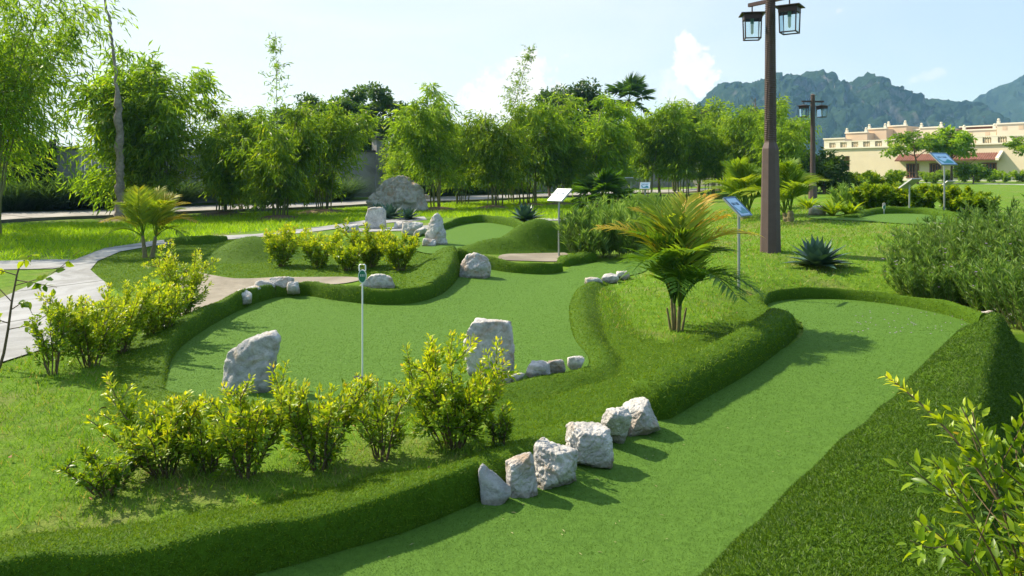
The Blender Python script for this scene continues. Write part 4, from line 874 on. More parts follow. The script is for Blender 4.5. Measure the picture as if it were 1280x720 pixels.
bamboo(np.array([-17.0,24.0,.3]),'large dark bamboo behind the overhanging one at the left edge',GB,7.5,3.0,11,10000,111,low=.22,base=.6)
def merge(g,h):
    off=g.n; g.v+=h.v; g.n+=h.n; g.f+=[f+off for f in h.f]; g.tint+=h.tint; g.mat+=[m*0+1 for m in h.mat]; g.smooth+=h.smooth; return g
def shoot(px,py,top,label,seed,r=.02,nb=16,LL=.2,m='bamboo',pw=2.0):
    global rng
    keep=rng; rng=np.random.default_rng(seed); b=G(px,py); d=b[1]; tx=(top[0]-640)*d/FPX-b[0]; tzz=CAMZ-(top[1]-HOR)*d/FPX-b[2]; n=20; u=np.linspace(0,1,n)[:,None]
    t=thing('bamboo_shoot',b,label,'bamboo',GB); p=np.column_stack([tx*u[:,0]**pw,.2*u[:,0]**2,tzz*u[:,0]]); g=Geo(); tube(g,p,np.linspace(r,.004,n),6,tint=.3); put('culm',g,M['culm'],t)
    C=[];D=[]; gb=Geo()
    for k in range(nb*2):
        v=.52+.48*rng.random(); x=v*(n-1); i=min(int(x),n-2); c=p[i]; aa=rng.random()*2*PI; ln=(1.15-v)*1.5*rng.uniform(.5,1); q=c+np.array([math.cos(aa),math.sin(aa),.55])*ln*np.linspace(0,1,4)[:,None]; tube(gb,q,.004,3,cap=False)
        m2=11; f=rng.random((m2,1))**.7; C.append(c*(1-f)+q[-1]*f+rng.normal(size=(m2,3))*.06); D.append(nrm(unit(m2)+np.array([math.cos(aa)*.4,math.sin(aa)*.4,-.2])))
    C=np.concatenate(C);D=np.concatenate(D); g=Geo(); k=len(C); leaves(g,C,D,unit(k),LL*rng.uniform(.6,1.2,k),.04,rng.random(k)*.6,0,.2,.1); put('foliage',merge(g,gb),[M[m],M['culm']],t); rng=keep
shoot(347,272,(342,38),'tall lone bamboo shoot standing above the dark clump against the sky',201)
shoot(628,259,(668,52),'tall leaning bamboo shoot with airy leaves against the white cloud',202,.035,34,.16,'bamboolight')
shoot(836,246,(838,120),'thin bare bamboo shoot in front of the pale blue hill',203,.02,10)
# bare dry trunk
g=Geo(); b=G(150,276); d=b[1]; n=60; u=np.linspace(0,1,n); px=np.interp(u,[0,.25,.5,.62,.8,1],[150,150,148,145,138,127]); z=u*(CAMZ+(HOR+26)*d/FPX-b[2]); r0=np.random.default_rng(3)
rad=np.interp(u,[0,.1,.35,.5,.56,1],[.16,.12,.11,.10,.055,.035])*(1+.28*np.abs(np.sin(u*34))**3*(u<.55)+.08*r0.normal(size=n))
p=np.column_stack([(px-150)*d/FPX+.02*r0.normal(size=n),.02*r0.normal(size=n),z-.1]); tube(g,p,rad,9)
M['drybark']=plain('dry_sheath_bark',(.30,.25,.20),.9,.15,0,9,.45,.8,30,.02)
tag(put('bare_trunk',g,M['drybark'],None,b),'tall bare dry trunk with peeling sheaths rising above the left trees','tree')
# litter under the bamboo
for i,(px,py,w) in enumerate([(276,269,1.0),(347,274,.9),(402,266,1.1),(546,263,.9),(617,261,.8),(664,258,.8),(700,257,.9),(160,276,1.1)]):
    c=G(px,py); a=np.arange(20)*2*PI/20; rr=np.linspace(0,1,6)[:,None]; X=c[0]+w*rr*np.cos(a)*(1+.12*np.sin(3*a+i)); Y=c[1]+.8*w*rr*np.sin(a); Z=tz(X,Y)-.02+.16*(1-rr**2); V=np.stack([X,Y,Z],-1).reshape(-1,3); ii=np.arange(5)[:,None]*20; j=np.arange(20)[None]; k=(j+1)%20
    g=Geo(); g.add(V,np.stack([ii+j,ii+20+j,ii+20+k,ii+k],-1).reshape(-1,4),.5,0,True); tag(put('soil',g,M['soil']),kind='structure')

# ------------------------------------------------------------------ broadleaf trees
def tree(loc,label,group,H,R,nlimb,ncl,per,seed,m='broad',LL=.2,LW=.6,tr=.12,trunkH=.35,flat=1.0,clr=.55,rz=0,cat='tree',name='broadleaf_tree'):
    global rng
    keep=rng; rng=np.random.default_rng(seed); t=thing(name,loc,label,cat,group,rz); gt=Geo()
    n=8; u=np.linspace(0,1,n)[:,None]; p=np.array([0,0,-.15])+np.array([rng.normal()*.25,rng.normal()*.2,H*.8])*u+np.cumsum(rng.normal(size=(n,3))*.04,axis=0); tube(gt,p,np.linspace(tr,tr*.25,n),8); put('trunk',gt,M['bark'],t)
    gl=Geo(); tips=[]
    for k in range(nlimb):
        v=trunkH+(1-trunkH)*(k+.5)/nlimb; x=v*(n-1); i=min(int(x),n-2); c=p[i]*(1-x+i)+p[i+1]*(x-i); a=k*2.4+rng.normal()*.4; ln=R*(1.05-.55*(v-trunkH)/(1-trunkH))*rng.uniform(.75,1.1)
        d=np.array([math.cos(a),math.sin(a),rng.uniform(.25,.8)]); u2=np.linspace(0,1,6)[:,None]; q=c+d*ln*u2+np.cumsum(rng.normal(size=(6,3))*.06*R*.3,axis=0); tube(gl,q,np.linspace(tr*.4,tr*.1,6),5,cap=False); tips+=[q[3],q[4],q[5]]
        for s in range(2):
            d2=nrm(d+unit(1)[0]*.9); q2=q[3]+d2*ln*.5*u2; tube(gl,q2,np.linspace(tr*.2,tr*.06,6),4,cap=False); tips+=[q2[3],q2[5]]
    tips.append(p[-1]); put('limbs' if False else 'branching',gl,M['bark'],t)
    tips=np.array(tips); C=[];D=[];T=[]
    for k in range(ncl):
        c=tips[k%len(tips)]+rng.normal(size=3)*R*.12*np.array([1,1,.7*flat]); r=clr*rng.uniform(.6,1.25); w=unit(per); w[:,2]*=.7*flat
        C.append(c+w*r*(rng.random((per,1))**.45)); D.append(nrm(w+unit(per)*.8+np.array([0,0,-.15]))); T.append(np.clip(.4+rng.normal()*.16+rng.normal(size=per)*.17,0,1))
    C=np.concatenate(C);D=np.concatenate(D);T=np.concatenate(T); k=len(C); g=Geo(); L=LL*rng.uniform(.6,1.2,k); leaves(g,C,D,nrm(unit(k)*.8+np.array([0,0,1.])),L,L*LW,T,0,.15,.12); put('crown',g,M[m],t); rng=keep; return t
GT='taller trees beyond the wall'
def far(px,d): 
    X=(px-640)*d/FPX; return np.array([X,d,tz(X,d)])
def Hof(d,y,x): return CAMZ+(HOR-y)*d/FPX-tz(x,d)
t1=tree(far(430,47),'bushy open crowned tree above the wall pillar',GT,Hof(47,97,-10),1.9,9,70,110,301,'broad',.24)
t2=tree(far(712,62),'large dense dark rounded tree above the pale bamboo',GT,Hof(62,98,5),3.2,12,120,140,302,'broad',.34,tr=.2,clr=.95)
t3=tree(far(945,75),'tall slender tree with separate leaf clumps beside the lamp post against the hills',GT,Hof(75,88,24),1.9,8,34,130,303,'broad',.30,trunkH=.35,clr=.75)
clone(t1,far(384,50),'tree with a gappy crown left of the pillar tree',2.0,1.0,GT); clone(t1,far(490,50),'tree with light showing through, right of the wall pillar',3.6,1.08,GT); clone(t1,far(461,58),'darker tree farther back between the pillar trees',5.0,.95,GT); clone(t1,far(340,56),'tree half hidden behind the lone bamboo shoot',1.2,.95,GT)
clone(t2,far(862,72),'rounded dark tree below the tall white cloud',1.0,.86,GT); clone(t3,far(880,78),'thin topped tree between the rounded tree and the lamp post',2.0,.8,GT); clone(t2,far(600,66),'low dark tree behind the leaning bamboo shoot',2.6,.62,GT); clone(t2,far(800,80),'dark tree at the foot of the fan palm',4.0,.8,GT); clone(t3,far(905,80),'small topped tree in front of the hill ridge',4.1,.74,GT); clone(t2,far(560,70),'dark tree low behind the bright bamboo',.3,.66,GT)
clone(t2,far(975,70),'dark low tree behind the bamboo right of the lamp post',.9,.6,GT)
t4=tree(far(522,41),'light green small leaved tree between the huge boulder and the bright bamboo',GT,Hof(41,118,-5),1.7,9,60,120,311,'bamboolight',.20,LW=.45,tr=.09,trunkH=.22,clr=.55)
clone(t4,far(688,43),'light green small leaved tree just left of the white sign top',2.1,.92,GT); clone(t4,far(752,45),'light green small leaved tree above the dark fan leaves',4.0,1.0,GT); clone(t4,far(826,42),'light green small leaved tree behind the small white sign',.7,.95,GT); clone(t4,far(872,44),'light green small leaved tree between the golden palm and the lamp post',5.2,1.1,GT); clone(t4,far(318,38),'light green small leaved tree behind the lone bamboo shoot',3.1,.85,GT)
# fan palm beyond
def fanpalm(loc,label,H,R,seed):
    r=np.random.default_rng(seed); t=thing('fan_palm',loc,label,'palm'); g=Geo(); u=np.linspace(0,1,8)[:,None]; tube(g,np.array([0,0,H-R*.5])*u,np.linspace(.22,.16,8),8); put('trunk',g,M['bark'],t)
    for k in range(17):
        az=k*2.4; el=-.5+1.9*((k*5)%17)/17; d=np.array([math.cos(az)*math.cos(el),math.sin(az)*math.cos(el),math.sin(el)]); base=np.array([0,0,H-R*.5]); hub=base+d*R*.5; g=Geo(); tube(g,np.array([base,hub]),.02,4)
        s=nrm(np.cross(d,[0,0,1.])); a=np.linspace(-1.9,1.9,26); D=np.cos(a)[:,None]*d+np.sin(a)[:,None]*s+r.normal(size=(26,3))*.05; nn=np.cross(s,d); leaves(g,np.repeat(hub[None],26,0),D,np.repeat(nn[None],26,0),R*.52*(1-.15*np.abs(a)/1.9),.13,r.uniform(.1,.4,26),0,.25,.1); put('frond',g,M['palm'],t)
fanpalm(far(786,64),'fan palm with drooping leaves beside the large dense dark tree',Hof(64,106,10),2.5,1)
fanpalm(np.array([*G(752,262)[:2],tz(*G(752,262)[:2])]),'small dark fan palm on the ground right of the white sign',1.0,1.3,2)
# dark clipped hedge by the wall
def hedge(a,b,h,w,label,seed):
    r=np.random.default_rng(seed); A_,B_=np.array(a),np.array(b); L=np.linalg.norm(B_-A_); n=int(L*w*h*5200); u=r.random((n,3)); d=(B_-A_)/L; s=np.array([-d[1],d[0]]); sh=.86+.14*r.random(n); q=(u[:,1]-.5)*w; p=A_+d*(u[:,0:1]*L)+s*q[:,None]; z=tz(p[:,0],p[:,1])+u[:,2]**.7*h*(1+.06*np.sin(u[:,0]*19)); C=np.column_stack([p,z]); g=Geo(); leaves(g,C,unit(n),unit(n),.10*r.uniform(.7,1.2,n),.055,r.random(n),0,.1,.1); return tag(put('hedge',g,M['hedge']),label,'hedge')
# ------------------------------------------------------------------ boundary wall behind the road
M['wall']=concretemat('weathered_concrete',(.25,.24,.225),(.42,.40,.37)); M['cap']=plain('wall_cap',(.07,.065,.065),.9,.2,0,6,.3); M['gate']=plain('pale_boards',(.40,.40,.38),.8,.2,0,7,.3)
RF=spline(GP(ROAD_F),.5); xy=RF[:,:2]; tt=nrm(np.gradient(xy,axis=0)); off=np.column_stack([-tt[:,1],tt[:,0]]); W=xy+off*np.linspace(2.6,3.6,len(xy))[:,None]
s=np.concatenate([[0],np.cumsum(np.linalg.norm(np.diff(W,axis=0),axis=1))]); Lw=s[-1]
def wp(q): return np.array([np.interp(q,s,W[:,0]),np.interp(q,s,W[:,1])])
wt=thing('boundary_wall',(*W[0],0),'long weathered grey concrete wall with capped pillars beyond the road','wall'); w0=np.array([*W[0],0.])
# station of the pillar seen at photo x 470 and of the pale gate at x 97..127
def station(px):
    r=W[:,0]/W[:,1]*FPX+640; return float(np.interp(px,r,s))
sp=station(472); g0,g1=station(97),station(127); stops=sorted([sp+4.4*k for k in range(-12,14)]); stops=[q for q in stops if 0<q<Lw]
HW=2.55
for a,b in zip(stops[:-1],stops[1:]):
    for a2,b2 in ([(a,b)] if not(a<g0<b or a<g1<b) else ([(a,g0)] if a<g0<b and not a<g1<b else [(g1,b)] if a<g1<b and not a<g0<b else [(a,g0),(g1,b)])):
        if b2-a2<.1: continue
        p,q=wp(a2),wp(b2); c=(p+q)/2; z=tz(*c); ang=math.atan2(*(q-p)[::-1]); g=Geo(); box(g,(*(c),z+HW/2-.2),(np.linalg.norm(q-p)-.004,.16,HW+.4),rotz(ang)); 
        for k in range(3): 
            e=(k+.5)/3; m_=p*(1-e)+q*e; box(g,(*(m_-np.array([-math.sin(ang),math.cos(ang)])*.085),z+HW*.48),(np.linalg.norm(q-p)/3-.14,.03,HW*.82),rotz(ang))
        put('panel',g,M['wall'],wt).location=-w0
        g=Geo(); box(g,(*c,z+HW+.05),(np.linalg.norm(q-p)-.01,.30,.10),rotz(ang)); put('coping',g,M['cap'],wt).location=-w0
for q in stops:
    c=wp(q); z=tz(*c); d=wp(q+.2)-wp(q-.2); ang=math.atan2(d[1],d[0]); g=Geo(); hp=3.25 if abs(q-sp)<.1 else 2.85; box(g,(*c,z+hp/2-.2),(.46,.46,hp+.4),rotz(ang)); po=put('pillar',g,M['wall'],wt); po.location=-w0
    g=Geo(); box(g,(*c,z+hp+.05),(.66,.66,.10),rotz(ang)); box(g,(*c,z+hp+.14),(.52,.52,.08),rotz(ang)); put('pillar_cap',g,M['cap'],po)
p,q=wp(g0),wp(g1); ang=math.atan2(*(q-p)[::-1]); c=(p+q)/2; z=tz(*c); gt_=thing('gate',(*c,z),'pale vertical board gate in the wall behind the tall grass','gate',None,ang); Lg=np.linalg.norm(q-p)
for k in range(7):
    g=Geo(); box(g,(-Lg/2+Lg*(k+.5)/7,-.02+.01*(k%2),1.25),(Lg/7-.015,.04,2.6)); put('board',g,M['gate'],gt_)
for zz in (.5,1.55,2.3):
    g=Geo(); box(g,(0,-.055,zz),(Lg,.03,.07)); put('rail',g,M['steel'],gt_)
h0,h1=wp(station(-60)),wp(station(78)); nn=np.array([.25,-.97]); hedge(h0+nn*.9,h1+nn*.9,2.9,1.1,'dark dense hedge against the wall at the left edge',5)

# ------------------------------------------------------------------ lamp posts
def octa(g,z0,z1,r0,r1,n=8,mat=0):
    a=(np.arange(n)+.5)*2*PI/n; V=np.concatenate([np.column_stack([r*np.cos(a),r*np.sin(a),np.full(n,z)]) for z,r in ((z0,r0),(z1,r1))]); k=np.arange(n); g.add(V,np.stack([k,(k+1)%n,(k+1)%n+n,k+n],1),.5,mat); g.add(V,[tuple(range(n-1,-1,-1)),tuple(range(n,2*n))],.5,mat)
M['lampglass']=None
def glassmat():
    m,nt,out=mat('lantern_glass'); t=N(nt,'ShaderNodeBsdfTransparent'); t.inputs[0].default_value=(.86,.93,.92,1); gl=N(nt,'ShaderNodeBsdfGlossy',Roughness=.05); fr=N(nt,'ShaderNodeFresnel',IOR=1.4); mx=N(nt,'ShaderNodeMixShader'); nt.links.new(fr.outputs[0],mx.inputs[0]); nt.links.new(t.outputs[0],mx.inputs[1]); nt.links.new(gl.outputs[0],mx.inputs[2]); nt.links.new(mx.outputs[0],out.inputs[0]); return m
M['lampglass']=glassmat(); M['bulb']=plain('frosted_bulb',(.75,.76,.74),.4,.4); M['bulbbase']=plain('bulb_socket',(.10,.25,.22),.5)
def lamp(loc,label,ang,tops,hb=1.72):
    t=thing('lamp_post',loc,label,'lamp post','brown lantern lamp posts',ang)
    HP=tops; g=Geo(); octa(g,-.2,hb,.175,.135); octa(g,hb,hb+.1,.135,.098); octa(g,hb+.1,HP,.097,.075); octa(g,HP,HP+.05,.1,.03)
    # spiral binding of the shaft
    k=np.arange(1400); th=k*.35; z=hb+.13+(HP-hb-.23)*k/1400; r=np.interp(z,[hb+.1,HP],[.097,.075]); tube(g,np.column_stack([r*np.cos(th),r*np.sin(th),z]),.0085,4)
    put('pole',g,M['pole'],t)
    za=HP-.24; g=Geo(); box(g,(0,0,za),(.86,.05,.06)); put('crossarm',g,M['iron'],t)
    for sx in (-1,1):
        x=sx*.36; zt=za-.12-(.0 if sx>0 else .0); rz_=.35 if sx>0 else .78
        L=thing.__call__ if False else None
        g=Geo(); R_=rotz(rz_); tube(g,[(x,0,za-.02),(x,0,zt-.02)],.011,6)
        # cap, collar, frame bars
        a=np.array([(-1,-1),(1,-1),(1,1),(-1,1)]); V=np.concatenate([np.column_stack([a*.2,np.full(4,zt-.055)]),np.column_stack([a*.2,np.full(4,zt-.04)]),np.column_stack([a*.02,np.full(4,zt)])]); V[:,:2]=V[:,:2]@R_[:2,:2].T; V[:,0]+=x
        f=[(3,2,1,0)]+[(i,(i+1)%4,(i+1)%4+4,i+4) for i in range(4)]+[(i+4,(i+1)%4+4,(i+1)%4+8,i+8) for i in range(4)]+[(8,9,10,11)]; g.add(V,f)
        lan=put('lantern',g,M['iron'],t)
        g=Geo()
        for i in range(4):
            p=a[i]*.125; q=a[(i+1)%4]*.125; pt=a[i]*.14; qt=a[(i+1)%4]*.14
            c=(pt+qt)/2; e=math.atan2(*(qt-pt)[::-1]); box(g,(*c,zt-.10),(.28,.014,.085),rotz(e)); c=(p+q)/2; box(g,(*c,zt-.465),(.25,.016,.02),rotz(e))
            tube(g,[(*(pt*.97),zt-.06),(*p,zt-.475)],.0105,4)
        for k_ in range(len(g.v)): g.v[k_]=np.column_stack([g.v[k_][:,:2]@R_[:2,:2].T+np.array([x,0]),g.v[k_][:,2]])
        put('frame',g,M['iron'],lan)
        g=Geo()
        for i in range(4):
            p=a[i]*.120; q=a[(i+1)%4]*.120; pt=a[i]*.133; qt=a[(i+1)%4]*.133; g.add([(*p,zt-.455),(*q,zt-.455),(*qt,zt-.14),(*pt,zt-.14)],[(0,1,2,3)])
        for k_ in range(len(g.v)): g.v[k_]=np.column_stack([g.v[k_][:,:2]@R_[:2,:2].T+np.array([x,0]),g.v[k_][:,2]])
        put('glass',g,M['lampglass'],lan)
        g=Geo(); tube(g,[(x,0,zt-.06),(x,0,zt-.21)],.03,10,1); tube(g,[(x,0,zt-.21),(x,0,zt-.36),(x,0,zt-.385)],[.026,.024,.010],10,0); put('bulb',g,[M['bulb'],M['bulbbase']],lan)
    return t
lb=G(963,315); lamp(lb,'large brown lantern lamp post on the grass mound',math.radians(-54),4.3+ (0.5-lb[2])*0+.12)
l2=G(1016,248); lamp(l2,'small distant lantern lamp post in front of the hills',math.radians(6),CAMZ+(HOR-119)*l2[1]/FPX-l2[2],.5)

# ------------------------------------------------------------------ hole signs and markers
M['board']=plain('sign_face_white',(.66,.72,.76),.25,.5); M['signblue']=plain('sign_frame_blue',(.06,.13,.24),.35,.5); M['teal']=plain('printed_hills',(.01,.20,.22),.35,.5); M['tealpale']=plain('printed_hills_pale',(.30,.50,.42),.35,.5); M['ink']=plain('printed_ink',(.03,.07,.12),.4); M['skyblue']=plain('sign_face_blue',(.36,.55,.72),.22,.5)
def sign(px,py,tl,e1,e2,label,face='board',hill='teal',frame='white',d=None):
    """tl: photo position of the top left corner; e1 along the top edge, e2 down the face (metres)"""
    b=G(px,py); d=b[1] if d is None else d; e1=np.array(e1,float); e2=np.array(e2,float)
    t=thing('hole_sign',b,label,'sign','hole signs on steel poles')
    O=np.array([(tl[0]-640)*d/FPX,d,CAMZ-(tl[1]-HOR)*d/FPX])-b; n=nrm(np.cross(e2,e1)); n*=np.sign(n[2])
    cen=O+e1*.5+e2*.55
    g=Geo(); tube(g,[(cen[0],cen[1],-.15),(cen[0],cen[1],cen[2]-.03)],.019,10); tube(g,[(cen[0],cen[1],cen[2]-.09),tuple(cen-n*.02)],.024,8); put('pole',g,M['steel'],t)
    def slab(g,u0,u1,v0,v1,h0,h1,mt=0):
        V=[O+e1*u+e2*v+n*h for h in (h0,h1) for u,v in ((u0,v0),(u1,v0),(u1,v1),(u0,v1))]; g.add(V,np.array([(0,1,2,3),(7,6,5,4),(4,5,1,0),(5,6,2,1),(6,7,3,2),(7,4,0,3)]),.5,mt)
    g=Geo(); slab(g,.0,1,.0,1,-.022,0.0); bd=put('board',g,M['steel'],t)
    for (u0,u1,v0,v1) in ((0,1,0,.055),(0,1,.945,1),(0,.045,.057,.943),(.955,1,.057,.943)):
        g=Geo(); slab(g,u0,u1,v0,v1,.001,.010); put('frame',g,M[frame],bd)
    g=Geo(); slab(g,.05,.95,.06,.94,.001,.004); fc=put('printed_face',g,M[face],t)
    # printed hills and the dark lettering blurred to strokes
    us=np.linspace(.13,.87,24); hv=.80-.20*np.exp(-((us-.68)/.16)**2)-.30*np.exp(-((us-.14)/.11)**2)-.06; lo=np.full(24,.86)
    lo=np.where(us<.4,np.clip(hv+.20,.6,.86),.86)
    V=np.concatenate([[O+e1*u+e2*v+n*.0065 for u,v in zip(us,hv)],[O+e1*u+e2*v+n*.0065 for u,v in zip(us,lo)]]); k=np.arange(23); g=Geo(); g.add(V,np.stack([k,k+1,k+25,k+24],1)); put('printed_hills',g,M[hill],fc)
    g=Geo(); r=np.random.default_rng(int(px)); u=.17
    for k,wd in enumerate([.05,.045,.05,.04,.0,.03,.0,.05,.05,.045,.03]):
        if wd==0: u+=.05; continue
        v0=.27+.04*r.random(); slab(g,u,u+.016,v0,.42,.0045,.006); slab(g,u+.018,u+wd-.002,.40-.05*r.random(),.42,.0045,.006)
        if k%2: slab(g,u+wd-.014,u+wd-.003,.31,.395,.0045,.006)
        u+=wd+.012
    put('lettering',g,M['ink'],fc)
    return t
sign(927,365,(904,247),(.25,.33,0),(.20,-.15,-.25),'tilted blue sign between the golden palm and the lamp post','skyblue','teal','signblue')
sign(702,318,(697,236),(.24,-.35,0),(-.2,-.137,-.22),'white sign on a pole at the end of the sand bunker','board','tealpale','white')
sign(1178,268,(1162,191),(.53,.25,0),(.13,-.27,-.29),'large blue sign with a teal hill, in front of the building','skyblue','teal','signblue')
sign(1143,268,(1139.5,223),(.24,.0,0),(-.16,.30,-.23),'double backed grey sign turned away, left of the large blue sign','board','teal','steel')
sign(1190,243,(1184,226),(.34,.0,0),(-.22,.30,-.30),'small distant back turned sign right of the blue sign pole','board','teal','steel')
sign(806,262,(800.5,228),(.35,.05,0),(-.05,-.17,-.22),'small white sign with green hills above the narrow leaved bushes','board','teal','white')
sign(790,258,(781,222),(.33,.0,0),(.16,.22,-.22),'back turned sign left of the small white sign','board','teal','steel')
def marker(px,py,top,label,number=True):
    b=G(px,py); h=CAMZ-(top-HOR)*b[1]/FPX-b[2]; t=thing('hole_marker',b,label,'hole marker','hole marker sticks')
    g=Geo(); tube(g,[(0,0,-.05),(0,0,h-.14)],.0065,8); put('stick',g,M['white'],t)
    a=np.arange(28)*2*PI/28; zc=h-.095
    def disc(g,rx,rz,y0,y1):
        V=np.concatenate([np.column_stack([rx*np.cos(a),np.full(28,y),zc+rz*np.sin(a)]) for y in (y0,y1)]); k=np.arange(28); g.add(V,np.stack([k,(k+1)%28,(k+1)%28+28,k+28],1)); g.add(V,[tuple(range(28)),tuple(range(55,27,-1))])
    g=Geo(); disc(g,.035,.056,-.006,.006); pl=put('plate',g,M['white'],t); g=Geo(); disc(g,.029,.049,-.0085,-.0055); fc=put('green_face',g,M['signgreen'],pl)
    g=Geo(); tube(g,[(-.026,0,zc+.045),(-.026,0,zc+.088),(-.018,0,zc+.098),(.018,0,zc+.098),(.026,0,zc+.088),(.026,0,zc+.045)],.0055,8); put('handle',g,M['white'],t)
    if number:
        g=Geo()
        for x in (-.014,0,.014): box(g,(x,-.010,zc+.008),(.0045,.002,.018)); box(g,(x+.003,-.010,zc+.014),(.007,.002,.004)); box(g,(x+.003,-.010,zc+.003),(.007,.002,.004))
        put('lettering',g,M['white'],pl)
    return t
marker(453,473,331,'white marker stick with a green oval plate on the big putting green')
marker(1105,268,254,'tiny pale marker on the distant green by the clipped bushes',False)
c=G(449,474); g=Geo(); a=np.arange(20)*2*PI/20; g.add(np.column_stack([c[0]+.055*np.cos(a),c[1]+.055*np.sin(a),np.full(20,c[2]+.0165)]),[tuple(range(20))]); tag(put('golf_cup',g,M['black']),'dark golf cup at the foot of the marker stick','golf cup')
# tuning
HAZE=.00026; SUNS=5.0; SKYS=.15; EXPO=.82
CLC=(1.0,1.0,1.0); CLS=4.0
CLOUDS=[(640,120,80,50,26.0,.10,.55,.22,1.0,.95),(600,150,110,34,22.0,.12,.3,.35,2.2,.5),(868,82,26,44,34.0,.10,.5,.2,3.3,.95),(850,140,30,60,24.0,.2,.3,.35,4.1,.5),(1048,14,9,5,90.0,.35,.5,.4,5.0,.35),(1158,96,24,10,40.0,.3,.1,.4,6.0,.3)]
# ------------------------------------------------------------------ resort building
M['plaster']=plain('cream_plaster',(.68,.575,.41),.85,.2,0,.8,.07,.25,25,.01); M['plasterwarm']=plain('apricot_plaster',(.60,.45,.30),.85,.2,0,.8,.07); M['plasterpale']=plain('pale_trim',(.72,.66,.52),.8,.2); M['tile']=plain('red_roof_tile',(.22,.10,.07),.8,.2,0,3,.25); M['brownwood']=plain('brown_shutter',(.17,.075,.045),.6,.3); M['darkroom']=plain('window_glass',(.03,.035,.04),.15,.5); M['greyroof']=plain('grey_roof',(.38,.40,.40),.8,.2)
P0=np.array([35.5,84.]); P1=np.array([46.5,69.]); ax=(P1-P0)/np.linalg.norm(P1-P0); ang=math.atan2(ax[1],ax[0]); zb=1.0
bl=thing('resort_building',(P0[0],P0[1],zb),'long low cream resort building with balustrade and red tiled window canopy','building',None,ang)
def S(px): r=(px-640)/FPX; return (P0[1]*r-P0[0])/(ax[0]-ax[1]*r)
def ZB(px,y,dy=0):     # height over the building base for a photo row on the facade
    s=S(px); d=(P0+ax*s)[1]+dy*.59; return CAMZ+(HOR-y)*d/FPX-zb
def part(name,c,s_,m,parent=None):
    g=Geo(); box(g,c,s_); return put(name,g,M[m],parent or bl)
def span(name,x0,x1,y0,y1,z0,z1,m,parent=None): return part(name,((x0+x1)/2,(y0+y1)/2,(z0+z1)/2),(x1-x0,y1-y0,z1-z0),m,parent)
a0,a1,a2,a3=-1.0,S(1039),S(1062),26.0; ht=3.55
zl0,zl1=1.15,2.75
span('wall',a2,a3,0,.4,-.4,ht,'plaster'); span('wall',a0,a1,0,.4,-.4,ht,'plaster'); span('wall',a1+.003,a2-.003,0,.4,-.4,zl0,'plaster'); span('wall',a1+.003,a2-.003,0,.4,zl1,ht-.003,'plaster')
span('loggia_post',(a1+a2)/2-.13,(a1+a2)/2+.13,.02,.34,zl0,zl1,'plasterpale'); span('loggia_wall',a1-.2,a2+.2,2.2,2.4,-.2,ht-.1,'plasterwarm'); span('loggia_floor',a1,a2,.42,2.18,.9,1.1,'plaster')
span('wall',a0,a0+.3,.41,14,-.4,ht,'plaster'); span('wall',a3-.3,a3,.41,14,-.4,ht,'plaster'); span('roof',a0+.31,a3-.31,.41,14,ht-.25,ht-.05,'greyroof'); span('wall',a0,a3,14,14.3,-.4,ht,'plaster')
span('cornice',a0-.15,a3,-.16,.42,ht+.003,ht+.16,'plasterpale'); span('plinth',a0-.05,a3,-.06,-.004,-.4,.35,'plasterpale')
# balustrade
bz=ht+.163; rail=span('balustrade',a0-.05,a3,-.06,.26,bz+.56,bz+.68,'plasterpale'); x=a0
while x<a3-1.2:
    span('balustrade_post',x,x+.55,-.05,.25,bz,bz+.557,'plasterpale'); g=Geo()
    for k in range(3): tube(g,[(x+.72+.2*k,.1,bz),(x+.72+.2*k,.1,bz+.28),(x+.72+.2*k,.1,bz+.557)],[.05,.085,.05],6)
    put('baluster',g,M['plaster'],rail); x+=1.3
for q in (0,):
    span('balustrade_back',a0,a3,.32,.36,bz,bz+.5,'plasterwarm')
# tiled canopy over the windows
c0,c1=S(1124),S(1250); ze=2.15; g=Geo(); n=46
for i in range(n):
    xa=c0+(c1-c0)*i/n; xb=c0+(c1-c0)*(i+1)/n; m_=(xa+xb)/2; V=[(xa,-.95,ze),(m_,-.95,ze+.06),(xb,-.95,ze),(xa,-.01,ze+.62),(m_,-.01,ze+.68),(xb,-.01,ze+.62)]; g.add(V,[(0,1,4,3),(1,2,5,4)])
V=[(c0,-.95,ze-.07),(c1,-.95,ze-.07),(c1,-.01,ze-.07),(c0,-.01,ze-.07),(c0,-.95,ze-.003),(c1,-.95,ze-.003),(c1,-.01,ze+.61),(c0,-.01,ze+.61)]; g.add(V,[(0,1,2,3)][:1]+[(0,1,5,4),(1,2,6,5),(3,0,4,7)]); can=put('tiled_canopy',g,M['tile'],bl)
g=Geo(); V=np.array([(c1+.01,-1.05,ze-.1),(c1+.01,-.01,ze+.58),(c1+.01,-.01,ze+.82),(c1+.01,-1.05,ze+.12)]); g.add(np.concatenate([V,V+[.28,0,0]]),[(3,2,1,0),(4,5,6,7),(0,1,5,4),(1,2,6,5),(2,3,7,6),(3,0,4,7)]); put('gable_trim',g,M['plasterpale'],can)
for pa,pb in ((1134,1148),(1163,1176),(1194,1210),(1228,1245)):
    xa,xb=S(pa),S(pb); z0,z1=.42,1.78; w=span('window',xa,xb,-.03,-.003,z0,z1,'darkroom'); k=4
    for i in range(k+1): 
        xx=xa+(xb-xa)*i/k; span('frame',xx-.06,xx+.06,-.085,-.033,z0,z1,'brownwood',w)
    for zz in (z0-.05,z0+.5,z1-.03): span('rail',xa-.09,xb+.09,-.10,-.087,zz,zz+.09,'brownwood',w)
